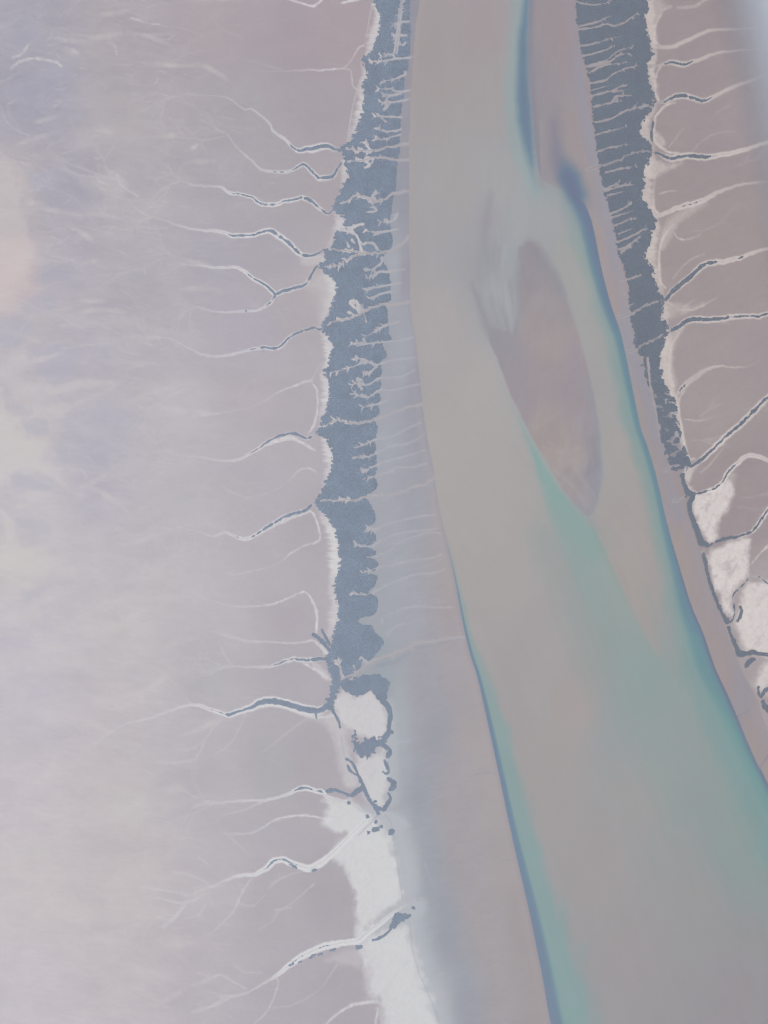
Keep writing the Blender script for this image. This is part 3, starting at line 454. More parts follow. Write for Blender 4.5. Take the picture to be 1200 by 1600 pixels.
for ci, (side, nm, txt) in enumerate(CREEKS):
    n = smooth(P(txt), 5)
    n[:, 2:] = np.maximum(n[:, 2:], 0); n = natural(n, 1.0)
    r = field(n, 16)
    w, D, X, S = r
    jag = fbm(U[w]/6, V[w]/6, 150+ci, 3, .7)
    d, wh, am = np.where(X[..., 0] > .6, np.maximum(.76*X[..., 0]-.15, .3), X[..., 0]), np.where(X[..., 1] > .45, X[..., 1]+.25, X[..., 1]), X[..., 2]
    upw = np.where(np.sign(S)*(1 if side == 'w' else -1) > 0, 1.0, .86)
    bk = am*(1-sstep(wh*upw-1.3, wh*upw+1.3, D+jag*.9))*(wh > .4)
    bank[w] = np.maximum(bank[w], bk)
    dk = (1-sstep(d-.7, d+.6, D+jag*.8))*sstep(.3, .75, d)
    patchy = sstep(-.5, -.1, fbm(U[w]/5, V[w]/5, 170+ci, 2)+np.where(d > 1.9, .75, .02))
    dk = dk*patchy
    dark[w] = np.maximum(dark[w], dk*.85)
    THICK.append((w, dk.copy()))
    chn = (1-sstep(.5, 1.5, D))*((d <= .3) & (wh <= .3)); chan[w] = np.maximum(chan[w], chn)
    if (n[:, 3] < .3).any():
        q = np.column_stack([n[n[:, 3] < .6][:, :2]])
        gp = zeros(); q4 = np.column_stack([q, np.linspace(1.7, 2.6, len(q)), np.ones(len(q))]); stroke(gp, q4, soft=.8); gap = np.maximum(gap, gp)
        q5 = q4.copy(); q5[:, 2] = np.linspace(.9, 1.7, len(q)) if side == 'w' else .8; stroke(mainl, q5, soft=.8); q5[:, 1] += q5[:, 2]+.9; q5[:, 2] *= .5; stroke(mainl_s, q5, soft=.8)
        g2 = zeros(); q4[:, 2] += .3; q4[:, 3] = .8; stroke(g2, q4, soft=1); gully = np.maximum(gully, g2)
        q = q if side == 'w' else q[::-1]
        if side == 'w' and len(q) > 8: twig(q[len(q)//8:], .05, 14, 9)
# extra pale lines on the flats: levees, drains and side channels
LINES = """380,642,1.2,.15 412,627,1.2,.35 437,612,1.4,.6 462,602,1.7,.75 475,597,2,.7 487,594,1.6,.5|487,597,1.3,.55 495,610,1.5,.75 496,630,1.6,.85 494,652,1.8,.9 488,668,1.8,.9 482,676,1.6,.8|488,592,1,.4 495,580,1,.35 503,567,1,.3|300,652,2,.12 340,646,1.6,.25 385,638,1.3,.2
405,700,2.6,.6 420,693,3,.9 437,688,3.4,1 452,684,3.2,1 465,688,2.6,.9 478,695,2.4,.8 492,704,2,.5
450,752,1,.3 462,740,1.2,.5 472,733,1.3,.6 484,732,1.3,.6 493,737,1.4,.5|380,778,1,.3 420,770,1,.3 445,757,1,.3|345,757,1,.2 360,768,1.2,.35 385,778,1.2,.35|478,797,2,.9 488,801,1.8,.95 494,812,1.7,.9 499,830,1.8,.9 500,842,1.8,.8 492,848,1.4,.7 475,853,1.2,.7 462,860,1.1,.75 450,868,1,.8 440,878,1,.3 420,886,1.1,.35 395,892,1.3,.35 365,898,1.4,.35 357,893,1.3,.3|400,836,2.4,.5 430,820,3,.8 450,811,3,.85 470,803,2.6,.85 480,800,2,.8
310,930,1.6,.15 340,942,1.8,.25 380,948,1.5,.4 425,944,1.4,.7 433,941,1.5,1 445,937,1.3,.7 460,930,1.3,.75 475,925,1.5,.85 484,932,1.8,.9 490,943,2.1,.9 495,960,2.2,.95 495,978,2,.95 493,995,1.8,.8|330,985,1.5,.12 350,992,2,.3 385,1001,2.2,.45 420,1003,1.6,.45 455,1005,1.4,.65 475,1003,1.4,.8 490,1001,1.6,.85 500,1010,1.8,.8 510,1021,1.8,.7
280,1055,2,.1 310,1052,2,.15 340,1045,2,.25 365,1042,1.4,.3|345,1010,1.5,.25 352,1025,1.5,.35 362,1038,1.4,.35|470,1034,1.5,.75 485,1042,2,.8 500,1050,2,.8 512,1060,2,.6
400,1107,1,.5 430,1103,1.2,.7 450,1108,1.5,.8 470,1116,1.6,.8 495,1121,2,.8 520,1118,1.6,.7|405,1101,1,.5 430,1098,.7,.5 450,1104,.8,.6 475,1110,.8,.6 500,1112,.8,.6|350,1122,1.2,.35 335,1135,1.4,.3 322,1155,1.6,.3 310,1180,1.8,.3 300,1188,1.8,.3 270,1192,2.2,.3 245,1190,2.4,.25|385,1112,1.2,.3 375,1135,1.3,.35 365,1155,1.4,.35 350,1170,1.4,.3 335,1180,1.3,.25|322,1155,1.6,.2 300,1170,2.4,.2 275,1172,2.6,.25|305,1190,1.2,.2 306,1215,1.2,.15
480,1122,1.2,.3 455,1140,1.8,.3 430,1160,1.8,.25 410,1175,1.5,.15|290,1090,1.2,.15 300,1100,1.3,.3|205,1092,1,.1 190,1105,1,.15
345,1274,2,.15 380,1266,1.4,.3 402,1256,1.4,.5 412,1251,1.4,.6|345,1302,2,.2 370,1303,1.8,.3 395,1301,1.6,.45 415,1290,1.5,.6 430,1281,1.5,.7 450,1276,1.6,.8 470,1274,1.6,.9 490,1276,1.7,.95 505,1279,1.6,.8 518,1281,1.4,.7|300,1262,2,.25 325,1253,2.5,.35 350,1256,2.2,.3|355,1304,2.2,.2 375,1322,2,.18 388,1334,1.6,.2
300,1398,2,.25 318,1390,1.3,.35 333,1384,1.3,.45|220,1386,2,.25 250,1390,2.2,.3 280,1396,2,.3 305,1400,1.6,.25|245,1402,2,.25 275,1410,2.4,.4 300,1408,2,.3 320,1396,1.6,.3|255,1448,2.5,.35 268,1438,3,.4 280,1425,3,.4 290,1414,2.2,.35|245,1432,2,.2 265,1440,2.5,.3|290,1435,2,.25 310,1430,2,.3 320,1415,1.5,.25|393,1372,1.4,.35 382,1388,1.8,.4 372,1408,2.2,.4 364,1425,2,.35 345,1445,1.8,.3 325,1462,1.6,.22|372,1412,2,.25 395,1415,1.8,.25 415,1398,1.8,.25|420,1388,1.6,.3 435,1375,1.6,.35 455,1366,1.3,.35 470,1362,1.2,.3|270,1362,2,.22 300,1368,2,.28 325,1380,1.6,.25|310,1340,1.5,.25 325,1350,1.3,.3|490,1382,1.8,.4 475,1395,1.1,.4 455,1412,1.1,.4 435,1425,1.3,.35 425,1440,1.5,.25 405,1452,1.6,.2|430,1422,2,.3 455,1418,1.6,.3
432,1527,1.4,.7 435,1537,1,.6 430,1552,1,.6 423,1570,1,.6 412,1586,1,.6 395,1602,1,.55 375,1625,1.2,.5|300,1540,2,.25 325,1530,2.4,.35 345,1522,2,.35|345,1522,1.8,.25 365,1534,1.6,.35 385,1545,1.3,.35|310,1520,1.5,.2 330,1526,1.6,.2|365,1505,1.6,.2 380,1518,1.8,.25 410,1520,1.6,.25|300,1582,2.6,.3 330,1572,3,.35 360,1558,2.6,.3 390,1550,1.6,.3|505,1478,.7,.35 490,1468,.7,.3 470,1462,.7,.2|527,1507,1,.5 515,1525,.9,.45 500,1545,.9,.4 475,1562,1.1,.35 450,1572,1.2,.3 425,1575,1.2,.25|505,1604,1.5,.6 520,1590,1.7,.7 535,1579,2,.8 552,1570,2.4,.85 575,1566,2.6,.7 590,1565,2.6,.6|585,1612,1.4,.7 588,1590,1.4,.7 591,1576,1.6,.7
440,-4,1.5,.5 460,2,1.6,.8 475,6,1.6,.9 487,9,2,.95 497,5,1.8,.95 506,-4,1.8,.8|534,5,1.5,.8 545,2,2,.9 560,-2,3,.8|380,92,1.3,.08 410,100,1.3,.15 440,109,1.1,.25|405,112,1,.12 450,111,1,.3 485,109,1.1,.6 500,110,1.2,.9 512,109,1.3,.95 525,108,1.2,.9 537,107,1,.75 545,109,1,.6 549,113,1,.6 550,125,1,.6 552,135,1.1,.6 557,139,1.2,.6|537,107,1,.6 548,95,1.1,.6 556,82,1.2,.65 561,74,1.2,.7 568,71,1.3,.7|582,5,.8,.5 577,30,.8,.55 572,58,.9,.5|562,128,.8,.4 554,155,.8,.55 547,190,.8,.6 543,220,.8,.5
1035,18,1.5,.6 1026,36,1.8,.7 1022,60,1.8,.7 1030,70,2,.7|1060,12,2.5,.4 1085,10,2.5,.6 1100,1,2.5,.6 1120,-8,2.5,.5|1035,16,2,.5 1048,10,2.2,.5|1032,104,1.6,.7 1025,120,1.7,.75 1024,145,1.7,.7 1029,156,1.8,.75|1056,160,1.4,.8 1042,164,1.7,.9 1031,174,1.8,.9 1024,184,1.8,.9 1022,205,1.8,.85 1024,222,2.4,.9 1036,232,2.4,.9 1045,238,2,.95 1060,239,1.6,.9|1025,270,1.6,.4 1021,300,1.8,.5 1022,325,2,.7 1030,335,2.2,.8|1052,350,1.4,.4 1038,368,2,.85 1031,390,2.1,.9 1030,415,2,.9 1032,440,2,.85 1040,450,2,.7|1040,470,2,.7 1052,478,2,.5
1062,520,1.5,.5 1052,535,2,.7 1047,555,2.2,.85 1046,580,2.2,.9 1052,602,2.4,.9|1070,610,1.2,.7 1061,624,1.6,.85 1060,642,1.7,.85 1065,667,1.8,.9 1069,695,1.9,.95 1077,716,2.2,.95 1085,717,1.6,.8|1057,617,1.6,.8 1060,640,2,.85
1052,362,1,.6 1060,372,1.2,.85 1072,374,1.2,.7 1085,371,1.2,.4 1095,366,1.5,.2|1045,230,.9,.6 1056,216,.9,.5 1068,200,1.2,.35|1082,236,.9,.5 1098,220,.9,.4 1120,208,1.2,.3 1150,205,1.5,.2|1120,175,1.2,.2 1140,165,1.2,.2|1030,303,1,.6 1042,299,1.2,.7 1058,298,1.2,.35|1052,435,1,.5 1068,415,1.1,.5 1085,402,1.2,.5 1100,397,1.5,.3|1060,484,2,.5 1080,484,2,.6 1092,480,1.8,.7 1108,472,1.4,.5 1122,464,1.1,.3|1068,480,1.5,.4 1085,468,1.2,.35|1070,655,1.2,.7 1085,657,1,.6 1102,656,1,.5 1115,651,1,.25|1100,500,1,.3 1140,506,1,.3|1175,880,1.2,.7 1190,862,1.5,.7 1205,850,1.8,.7|1085,768,1.4,.8 1096,772,1.4,.9 1115,767,1.4,.9 1130,758,1.4,.9|1130,700,1.2,.3 1110,725,1.6,.4 1095,738,1.6,.4
572,-60,2,.4 560,-20,3,.7"""
ln = zeros()
for item in LINES.replace('\n', '|').split('|'):
    p = P(item); stroke(ln, p, soft=1.0)
ln *= np.clip(.92+.5*fbm(U/4.5, V/4.5, 431, 3, .6), .3, 1.15)
# fans of faint feeders above every creek head
fan = zeros()
def grow(u, v, ang, L, w, a, lev):
    p = [[u, v, w, a]]; n = 4
    for k in range(n):
        ang += random.uniform(-.28, .28); u += L/n*math.cos(ang); v += L/n*math.sin(ang)
        p.append([u, v, w*(1+.25*k), a*(1-.2*k)])
    stroke(fan, np.array(p), soft=1.5)
    if lev:
        for k in range(2): 
            q = p[random.choice((1, 2, 3))]; grow(q[0], q[1], ang+random.choice((-1, 1))*random.uniform(.25, .7), L*.75, w*1.1, a*.75, lev-1)
for side, nm, txt in CREEKS:
    if side == 'w':
        h = P(txt)[0]
        for k in range(2): grow(h[0]+random.uniform(0, 25), h[1]+random.uniform(-3, 3), math.pi+random.uniform(-.5, .5), random.uniform(35, 70), 1.0, .26, 2)
for _ in range(250):
    u = random.uniform(0, 410); v = random.uniform(-20, 1640)
    grow(u, v, math.pi+random.uniform(-.55, .45), random.uniform(25, 80), random.uniform(.7, 1.1), random.uniform(.08, .3)*(1 if u < 300 else .7), random.choice((1, 1, 2)))
for _ in range(420):                                      # hairline drying cracks and wind streaks
    u = random.uniform(-60, 430); v = random.uniform(-60, 1650); L = random.uniform(8, 34); a = random.uniform(-.5, .4); cu = random.uniform(-.7, .7)
    p = np.array([[u+L*t*math.cos(a+cu*t), v+L*t*math.sin(a+cu*t), .7+.5*math.sin(math.pi*t), random.uniform(.1, .3)*math.sin(math.pi*(.15+.7*t))*(1 if u < 260 else .5)] for t in np.linspace(0, 1, 4)])
    stroke(fan, p, soft=1.1)
for _ in range(90):                                       # pale wind-blown wisps of the far flat
    u = random.uniform(-80, 300); v = random.uniform(-60, 1650); L = random.uniform(25, 95); a = random.uniform(-.45, .35); cu = random.uniform(-.3, .3)
    p = np.array([[u+L*t*math.cos(a+cu*t), v+L*t*math.sin(a+cu*t), 1.6+2.4*math.sin(math.pi*t), random.uniform(.12, .34)*math.sin(math.pi*(.12+.76*t))] for t in np.linspace(0, 1, 6)])
    stroke(fan, p, soft=2.6)
for _ in range(18):                                       # and of the eastern one
    u = random.uniform(1080, 1300); v = random.uniform(0, 820)
    grow(u, v, random.uniform(-.5, .1), random.uniform(25, 60), 1.0, random.uniform(.08, .2), 1)
img = mix(img, fan*(.75+.4*fbm(U/9, V/9, 180, 3))*(cls != 2)*2.1, (207, 202, 202))

# white combed fringe behind the belts
fr = zeros()
for side, txt, comb in (('w', "588,-60,9,.7 592,15,9,.8 594,25,10,.85 592,45,11,.85 586,62,12,.8 577,83,8,.6 565,98,4,.25 574,115,8,.65 566,140,9,.6 569,152,9,.75 565,180,11,.8 559,200,12,.7 545,221,4,.3 540,262,7,.8 536,295,5,.25 524,325,4,.25 535,345,14,.75 526,368,10,.5 510,395,5,.25 510,425,8,.4 523,440,13,.8 524,462,13,.7 512,490,9,.4 500,510,4,.2 515,535,11,.85 516,565,9,.9 504,582,5,.4 514,605,12,.95 512,632,11,.8 502,655,5,.4 512,692,9,.75 520,722,13,.9 515,742,9,.6 505,762,4,.25 497,790,4,.25 512,815,9,.8 523,835,13,1 529,870,15,1 528,895,13,1 521,920,9,.55 529,945,15,.75 525,972,13,.7 514,990,6,.4", combw),
                        ('e', "1016,-60,8,.6 1014,0,8,.7 1012,32,10,.75 1016,57,9,.7 1022,82,5,.5 1012,107,11,.75 1020,132,7,.6 1024,157,5,.4 1015,176,8,.6 1008,190,10,.7 1008,210,9,.7 1018,228,5,.4 1012,258,10,.9 1008,285,11,.75 1008,307,11,.75 1018,332,8,.8 1022,358,8,.7 1014,388,12,.85 1012,404,14,.8 1022,430,9,.7 1032,458,5,.5 1036,486,8,.7 1038,502,6,.6 1040,535,9,.85 1036,560,11,.8 1040,590,10,.8 1048,612,7,.8 1058,650,5,.6 1064,680,5,.6 1072,708,4,.6", combe)):
    r = field(smooth(P(txt)), 26); w, D, X, S = r
    X[..., 0] *= 1.15 if side == 'w' else 1.3; X[..., 1] *= 1.08 if side == 'w' else 1.2
    onside = S > 0 if side == 'w' else S < 0
    d2 = np.where(onside, D, -D*.6)
    val = X[..., 1]*(1-sstep(X[..., 0]*.35, X[..., 0]*1.15, np.abs(d2)+comb[w]*X[..., 0]*.55))
    fr[w] = np.maximum(fr[w], val*(.82+.3*fbm(U[w]/18, V[w]/2.6, 190, 3)))
land = (cls == 0) | (cls == 5)
WHITE_W, WHITE_E = np.array([211, 210, 213.]), np.array([201, 193, 190.])
wc = (sstep(700, 800, U)[..., None]*(WHITE_E-WHITE_W)+WHITE_W).astype(np.float32)
wb = sstep(1000, 1300, V)[..., None]*np.array([3, 6, 6.], np.float32)+(cls == 5)[..., None]*sstep(620, 800, V)[..., None]*np.array([20, 22, 24.], np.float32)
def mixc(img, m, c): m = np.clip(m, 0, 1)[..., None]; return img*(1-m)+c*m
img = mixc(img, np.clip(fr*1.08, 0, 1), wc+3)
img = mixc(img, salt*(.95+.1*fbm(U/4, V/4, 195, 2)), wc+wb)
img = mixc(img, np.maximum(bank*.97, ln*.9)*(.95+.1*fbm(U/4, V/4, 196, 2)), wc+wb+6)
seam = zeros()                                            # dark drain lines on the lower salt pan
for s_, w_, a_ in [("500,1238 512,1246 530,1251 550,1258 565,1268", .7, .3), ("560,1305 575,1290 590,1275", 1, .45), ("600,1270 612,1290 618,1330 624,1370 629,1405", .9, .35), ("640,1440 644,1480 655,1520 672,1560 688,1600", .8, .4), ("560,1468 585,1447 606,1428 625,1416 642,1409", .7, .45), ("582,1470 600,1462 612,1448", 1, .4), ("533,1150 537,1175 541,1190", .8, .4), ("640,1500 620,1520 600,1560", .6, .12)]:
    stroke(seam, P(s_), w_, a_, .9)
img = mix(img, seam, (150, 156, 168))
strk = zeros()
for k in range(16):
    u0 = 575+random.uniform(0, 45); v0 = 1500+random.uniform(0, 70); stroke(strk, np.array([[u0, v0+24], [u0+14, v0+6], [u0+34, v0-20]]), 1.0, random.uniform(.1, .3), 1.2)
img = mix(img, strk*(cls <= 1), (216, 216, 216))
pw = zeros()                                              # pale wash where drains cross the mudflat
for s_, w_, a_ in [("602,1163 620,1160 640,1158", 2.5, .4), ("604,1208 622,1203", 2.5, .3), ("600,1272 620,1270 640,1266 675,1250 700,1240", 1.0, .35), ("640,1412 660,1405", 2, .35), ("642,1425 655,1418", 1.5, .35), ("664,1350 672,1372 680,1385", 1.4, .3), ("610,1320 625,1345 630,1380", 6, .35)]:
    stroke(pw, P(s_), w_, a_, 2)
img = mix(img, pw, (178, 182, 190))
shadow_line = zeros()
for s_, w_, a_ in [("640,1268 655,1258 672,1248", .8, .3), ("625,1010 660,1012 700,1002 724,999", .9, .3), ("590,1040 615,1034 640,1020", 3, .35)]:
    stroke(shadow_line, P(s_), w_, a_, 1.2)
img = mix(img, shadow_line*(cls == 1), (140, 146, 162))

# mangrove floor, gullies, creek beds
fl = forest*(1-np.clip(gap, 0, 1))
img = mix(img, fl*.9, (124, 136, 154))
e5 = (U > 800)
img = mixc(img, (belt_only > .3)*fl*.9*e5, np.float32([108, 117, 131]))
gcol = np.where((cls == 1)[..., None] & (U < 800)[..., None], np.float32([180, 180, 188]), np.where((U > 800)[..., None], np.float32([164, 160, 165]), np.float32([200, 199, 204])))
img = mixc(img, gully*np.where((cls == 1) & (U > LB+45), .5, 1.0)*(cls != 2), gcol)
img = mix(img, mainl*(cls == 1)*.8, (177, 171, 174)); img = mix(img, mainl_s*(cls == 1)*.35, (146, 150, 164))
img = mix(img, dark*.5, (126, 134, 152))
forest = fl

# ------------------------------------------------------------------ build the ground objects from the survey
lin = albedo(img, U, V).astype(np.float32)
land_d = np.full(U.shape, 60, np.float32)
dW = np.minimum(np.abs(U-LW), np.abs(U-RW))
rise = np.minimum(dW*.05, 2.4)
Z = np.where(cls == 2, 0.0, np.where(cls == 3, np.minimum(i_m, 1)*.8, rise)).astype(np.float32)
Z += np.where((cls == 0) | (cls == 5), .25*fbm(U/8, V/8, 200, 3)+.25, 0)
Z -= np.where(cls != 2, np.minimum(Z, .9*np.clip(gap+chan, 0, 1)), 0)
PW = world(U, V, Z).astype(np.float32)

def prop(o, label=None, cat=None, kind=None, group=None):
    if label: o['label'] = label
    if cat: o['category'] = cat
    if kind: o['kind'] = kind
    if group: o['group'] = group
    return o

def mesh_obj(name, co, loops, starts, colors=None, mat=None, smoothf=True):
    me = bpy.data.meshes.new(name)
    me.vertices.add(len(co)); me.vertices.foreach_set('co', np.ascontiguousarray(co, np.float32).ravel())
    me.loops.add(len(loops)); me.loops.foreach_set('vertex_index', np.ascontiguousarray(loops, np.int32))
    me.polygons.add(len(starts)); me.polygons.foreach_set('loop_start', np.ascontiguousarray(starts, np.int32))
    me.polygons.foreach_set('use_smooth', np.full(len(starts), smoothf))
    if colors is not None:
        a = me.attributes.new('soil', 'FLOAT_COLOR', 'POINT')
        c = np.ones((len(co), 4), np.float32); c[:, :3] = colors
        a.data.foreach_set('color', c.ravel())
    me.update(calc_edges=True)
    if mat: me.materials.append(mat)
    o = bpy.data.objects.new(name, me); COL.objects.link(o)
    return o

def earth_mat(name, rough, spec, grains, bump=0.0):
    m = bpy.data.materials.new(name); m.use_nodes = True
    nt = m.node_tree; b = nt.nodes['Principled BSDF']
    a = nt.nodes.new('ShaderNodeAttribute'); a.attribute_name = 'soil'
    geo = nt.nodes.new('ShaderNodeNewGeometry')
    cur = a.outputs['Color']
    for sc_, amp, det in grains:
        n = nt.nodes.new('ShaderNodeTexNoise'); n.inputs['Scale'].default_value = 1/sc_; n.inputs['Detail'].default_value = det
        nt.links.new(geo.outputs['Position'], n.inputs['Vector'])
        mp = nt.nodes.new('ShaderNodeMapRange'); mp.inputs['From Min'].default_value = .25; mp.inputs['From Max'].default_value = .75
        mp.inputs['To Min'].default_value = 1-amp; mp.inputs['To Max'].default_value = 1+amp
        nt.links.new(n.outputs['Fac'], mp.inputs['Value'])
        vm = nt.nodes.new('ShaderNodeVectorMath'); vm.operation = 'SCALE'
        nt.links.new(cur, vm.inputs[0]); nt.links.new(mp.outputs['Result'], vm.inputs['Scale']); cur = vm.outputs['Vector']
    nt.links.new(cur, b.inputs['Base Color'])
    b.inputs['Roughness'].default_value = rough; b.inputs['Specular IOR Level'].default_value = spec
    return m
M_FLAT = earth_mat('salt_flat_soil', .95, .02, [(220, .022, 5), (28, .035, 4)])
M_MUD = earth_mat('wet_mud', .8, .05, [(160, .025, 5), (22, .035, 4)])
M_SAND = earth_mat('river_sand', .85, .04, [(120, .025, 5), (20, .03, 4)])
M_WATER = earth_mat('silty_water', .5, .02, [(260, .012, 3), (18, .018, 3)])

idx = np.arange(nu*nv).reshape(nv, nu)
fc = cls[:-1, :-1]
VTX = PW.reshape(-1, 3); CLR = lin.reshape(-1, 3)
# ring that carries the land out to the horizon
border = np.concatenate([idx[0, :-1:4], idx[:-1:4, -1], idx[-1, :0:-4], idx[:0:-4, 0]])
bcls = cls.ravel()[border]
cen = VTX.mean(0)*[1, 1, 0]
rings = [border]; extraV = []; base = len(VTX)
for f in (1.12, 1.5, 2.6, 6.0, 14.0):
    p = VTX[border].copy(); p[:, :2] = cen[:2]+(p[:, :2]-cen[:2])*f; p[:, 2] = -ALT+np.where(bcls == 2, 0, 2.5)
    extraV.append(p); rings.append(base+np.arange(len(border))); base += len(border)
EV = np.vstack([VTX]+extraV)
sm = CLR[border].copy()
for _ in range(30):
    sm2 = (np.roll(sm, 1, 0)+sm+np.roll(sm, -1, 0))/3; same = (bcls == np.roll(bcls, 1))&(bcls == np.roll(bcls, -1)); sm = np.where(same[:, None], sm2, sm)
EC = np.vstack([CLR]+[sm]*len(extraV))
regions = [(0, 'salt_flat', M_FLAT, 'broad pale salt flat west of the river, veined with faint drainage lines'),
           (1, 'mud_flat', M_MUD, 'bluish grey tidal mud flat between the west mangroves and the river'),
           (2, 'river', M_WATER, 'wide silty tidal river with turquoise and deep blue streaks'),
           (3, 'sandbar', M_SAND, 'leaf shaped brown sandbar in the middle of the river'),
           (4, 'river_beach', M_SAND, 'narrow pinkish brown mud beach along the east bank of the river'),
           (5, 'salt_flat', M_FLAT, 'brown salt flat east of the river, crossed by white lined creeks')]
for k, name, mat, label in regions:
    j, i = np.nonzero(fc == k)
    q = np.stack([idx[j, i], idx[j+1, i], idx[j+1, i+1], idx[j, i+1]], -1)
    nb = len(border); rq = []
    sel = np.nonzero(bcls == k)[0] if k != 3 else np.array([], int)
    for a, b in zip(rings[:-1], rings[1:]):
        n2 = (sel+1) % nb
        rq.append(np.stack([a[sel], a[n2], b[n2], b[sel]], -1))
    q = np.vstack([q]+rq)
    used, inv = np.unique(q.ravel(), return_inverse=True)
    o = mesh_obj(name, EV[used], inv, np.arange(len(q))*4, EC[used], mat)
    prop(o, label, kind='structure')

# ------------------------------------------------------------------ creek channels as water ribbons in their beds
ORD = ['first', 'second', 'third', 'fourth', 'fifth', 'sixth', 'seventh', 'eighth', 'ninth', 'tenth', 'eleventh', 'twelfth', 'thirteenth', 'fourteenth', 'fifteenth']
cnt = {'w': 0, 'e': 0}
def near(u, v):
    return np.clip(((np.asarray(v)-V0)/Q).round().astype(int), 0, nv-1), np.clip(((np.asarray(u)-U0)/Q).round().astype(int), 0, nu-1)
LABELS = []
for ci, (side, nm, txt) in enumerate(CREEKS):
    n = smooth(P(txt), 5); n[:, 2:] = np.maximum(n[:, 2:], 0); n = natural(n, 1.0)
    o_ = ORD[cnt[side]]; cnt[side] += 1
    where = 'west' if side == 'w' else 'east'
    LABELS.append((o_, where, nm))
    lower = n[:, 3] < .8
    if nm in ('pale salt-lined', 'widest pale', 'braided', 'uppermost', 'fanning', 'frayed', 'lower arm'): hw = .32+0*n[:, 0]
    else: hw = np.where(lower, .85, .45); hw = np.convolve(np.pad(hw, 4, mode='edge'), np.ones(9)/9, 'valid')
    hw = hw*np.clip(np.linspace(0.25, 3, len(n)), 0, 1)
    if side == 'w' and nm == 'great': hw *= np.linspace(1, 1.7, len(n))
    if nm == 'braided white': hw *= np.linspace(.8, 1.5, len(n))
    t = np.gradient(n[:, :2], axis=0); t /= np.linalg.norm(t, axis=1)[:, None]+1e-9
    nr = np.column_stack([-t[:, 1], t[:, 0]])
    A, B = n[:, :2]+nr*hw[:, None], n[:, :2]-nr*hw[:, None]
    ok = (cls[near(n[:, 0], n[:, 1])] != 2); k = len(n) if ok.all() else max(3, int(np.nonzero(ok)[0].max())+2)
    A, B, n = A[:k], B[:k], n[:k]
    z = Z[near(n[:, 0], n[:, 1])]; z = np.convolve(np.pad(z, 3, mode='edge'), np.ones(7)/7, 'valid')+.25
    obs = np.where((n[:, 3] < .8)[:, None], np.array([172, 168, 172.]) if side == 'w' else np.array([150, 146, 152.]), np.where((n[:, 2] > 1.5)[:, None], np.array([150, 157, 172.]), np.array([192, 192, 198.])))
    if side == 'e': obs = np.where((n[:, 3] >= .8)[:, None], np.where((n[:, 2] > 1.5)[:, None], np.array([134, 136, 148.]), np.array([190, 183, 182.])), obs)
    for c in range(3): obs[:, c] = np.convolve(np.pad(obs[:, c], 4, mode='edge'), np.ones(9)/9, 'valid')
    C = albedo(obs, n[:, 0], n[:, 1])
    pa, pb = world(A[:, 0], A[:, 1], z), world(B[:, 0], B[:, 1], z)
    co = np.vstack([pa, pb]); m = len(n); r = np.arange(m-1)
    q = np.stack([r, r+1, m+r+1, m+r], -1)
    ob = mesh_obj('tidal_creek', co, q.ravel(), np.arange(m-1)*4, np.vstack([C, C]), M_WATER)
    prop(ob, f'{nm} tidal creek, {o_} from the top on the {where} bank', kind='structure')

# ------------------------------------------------------------------ mangroves
def leaf_mat():
    m = bpy.data.materials.new('mangrove_leaves'); m.use_nodes = True
    nt = m.node_tree; b = nt.nodes['Principled BSDF']
    a = nt.nodes.new('ShaderNodeAttribute'); a.attribute_name = 'soil'
    n = nt.nodes.new('ShaderNodeTexNoise'); n.inputs['Scale'].default_value = .6; n.inputs['Detail'].default_value = 3
    g = nt.nodes.new('ShaderNodeNewGeometry'); nt.links.new(g.outputs['Position'], n.inputs['Vector'])
    mp = nt.nodes.new('ShaderNodeMapRange'); mp.inputs['To Min'].default_value = .6; mp.inputs['To Max'].default_value = 1.4; nt.links.new(n.outputs['Fac'], mp.inputs['Value'])
    vm = nt.nodes.new('ShaderNodeVectorMath'); vm.operation = 'SCALE'; nt.links.new(a.outputs['Color'], vm.inputs[0]); nt.links.new(mp.outputs['Result'], vm.inputs['Scale'])
    nt.links.new(vm.outputs['Vector'], b.inputs['Base Color']); b.inputs['Roughness'].default_value = .8; b.inputs['Specular IOR Level'].default_value = .03
    return m
M_LEAF = leaf_mat()
ph = (1+5**.5)/2
ICO = np.array([(-1,ph,0),(1,ph,0),(-1,-ph,0),(1,-ph,0),(0,-1,ph),(0,1,ph),(0,-1,-ph),(0,1,-ph),(ph,0,-1),(ph,0,1),(-ph,0,-1),(-ph,0,1)])/math.sqrt(1+ph*ph)
ICF = np.array([(0,11,5),(0,5,1),(0,1,7),(0,7,10),(0,10,11),(1,5,9),(5,11,4),(11,10,2),(10,7,6),(7,1,8),(3,9,4),(3,4,2),(3,2,6),(3,6,8),(3,8,9),(4,9,5),(2,4,11),(6,2,10),(8,6,7),(9,8,1)])
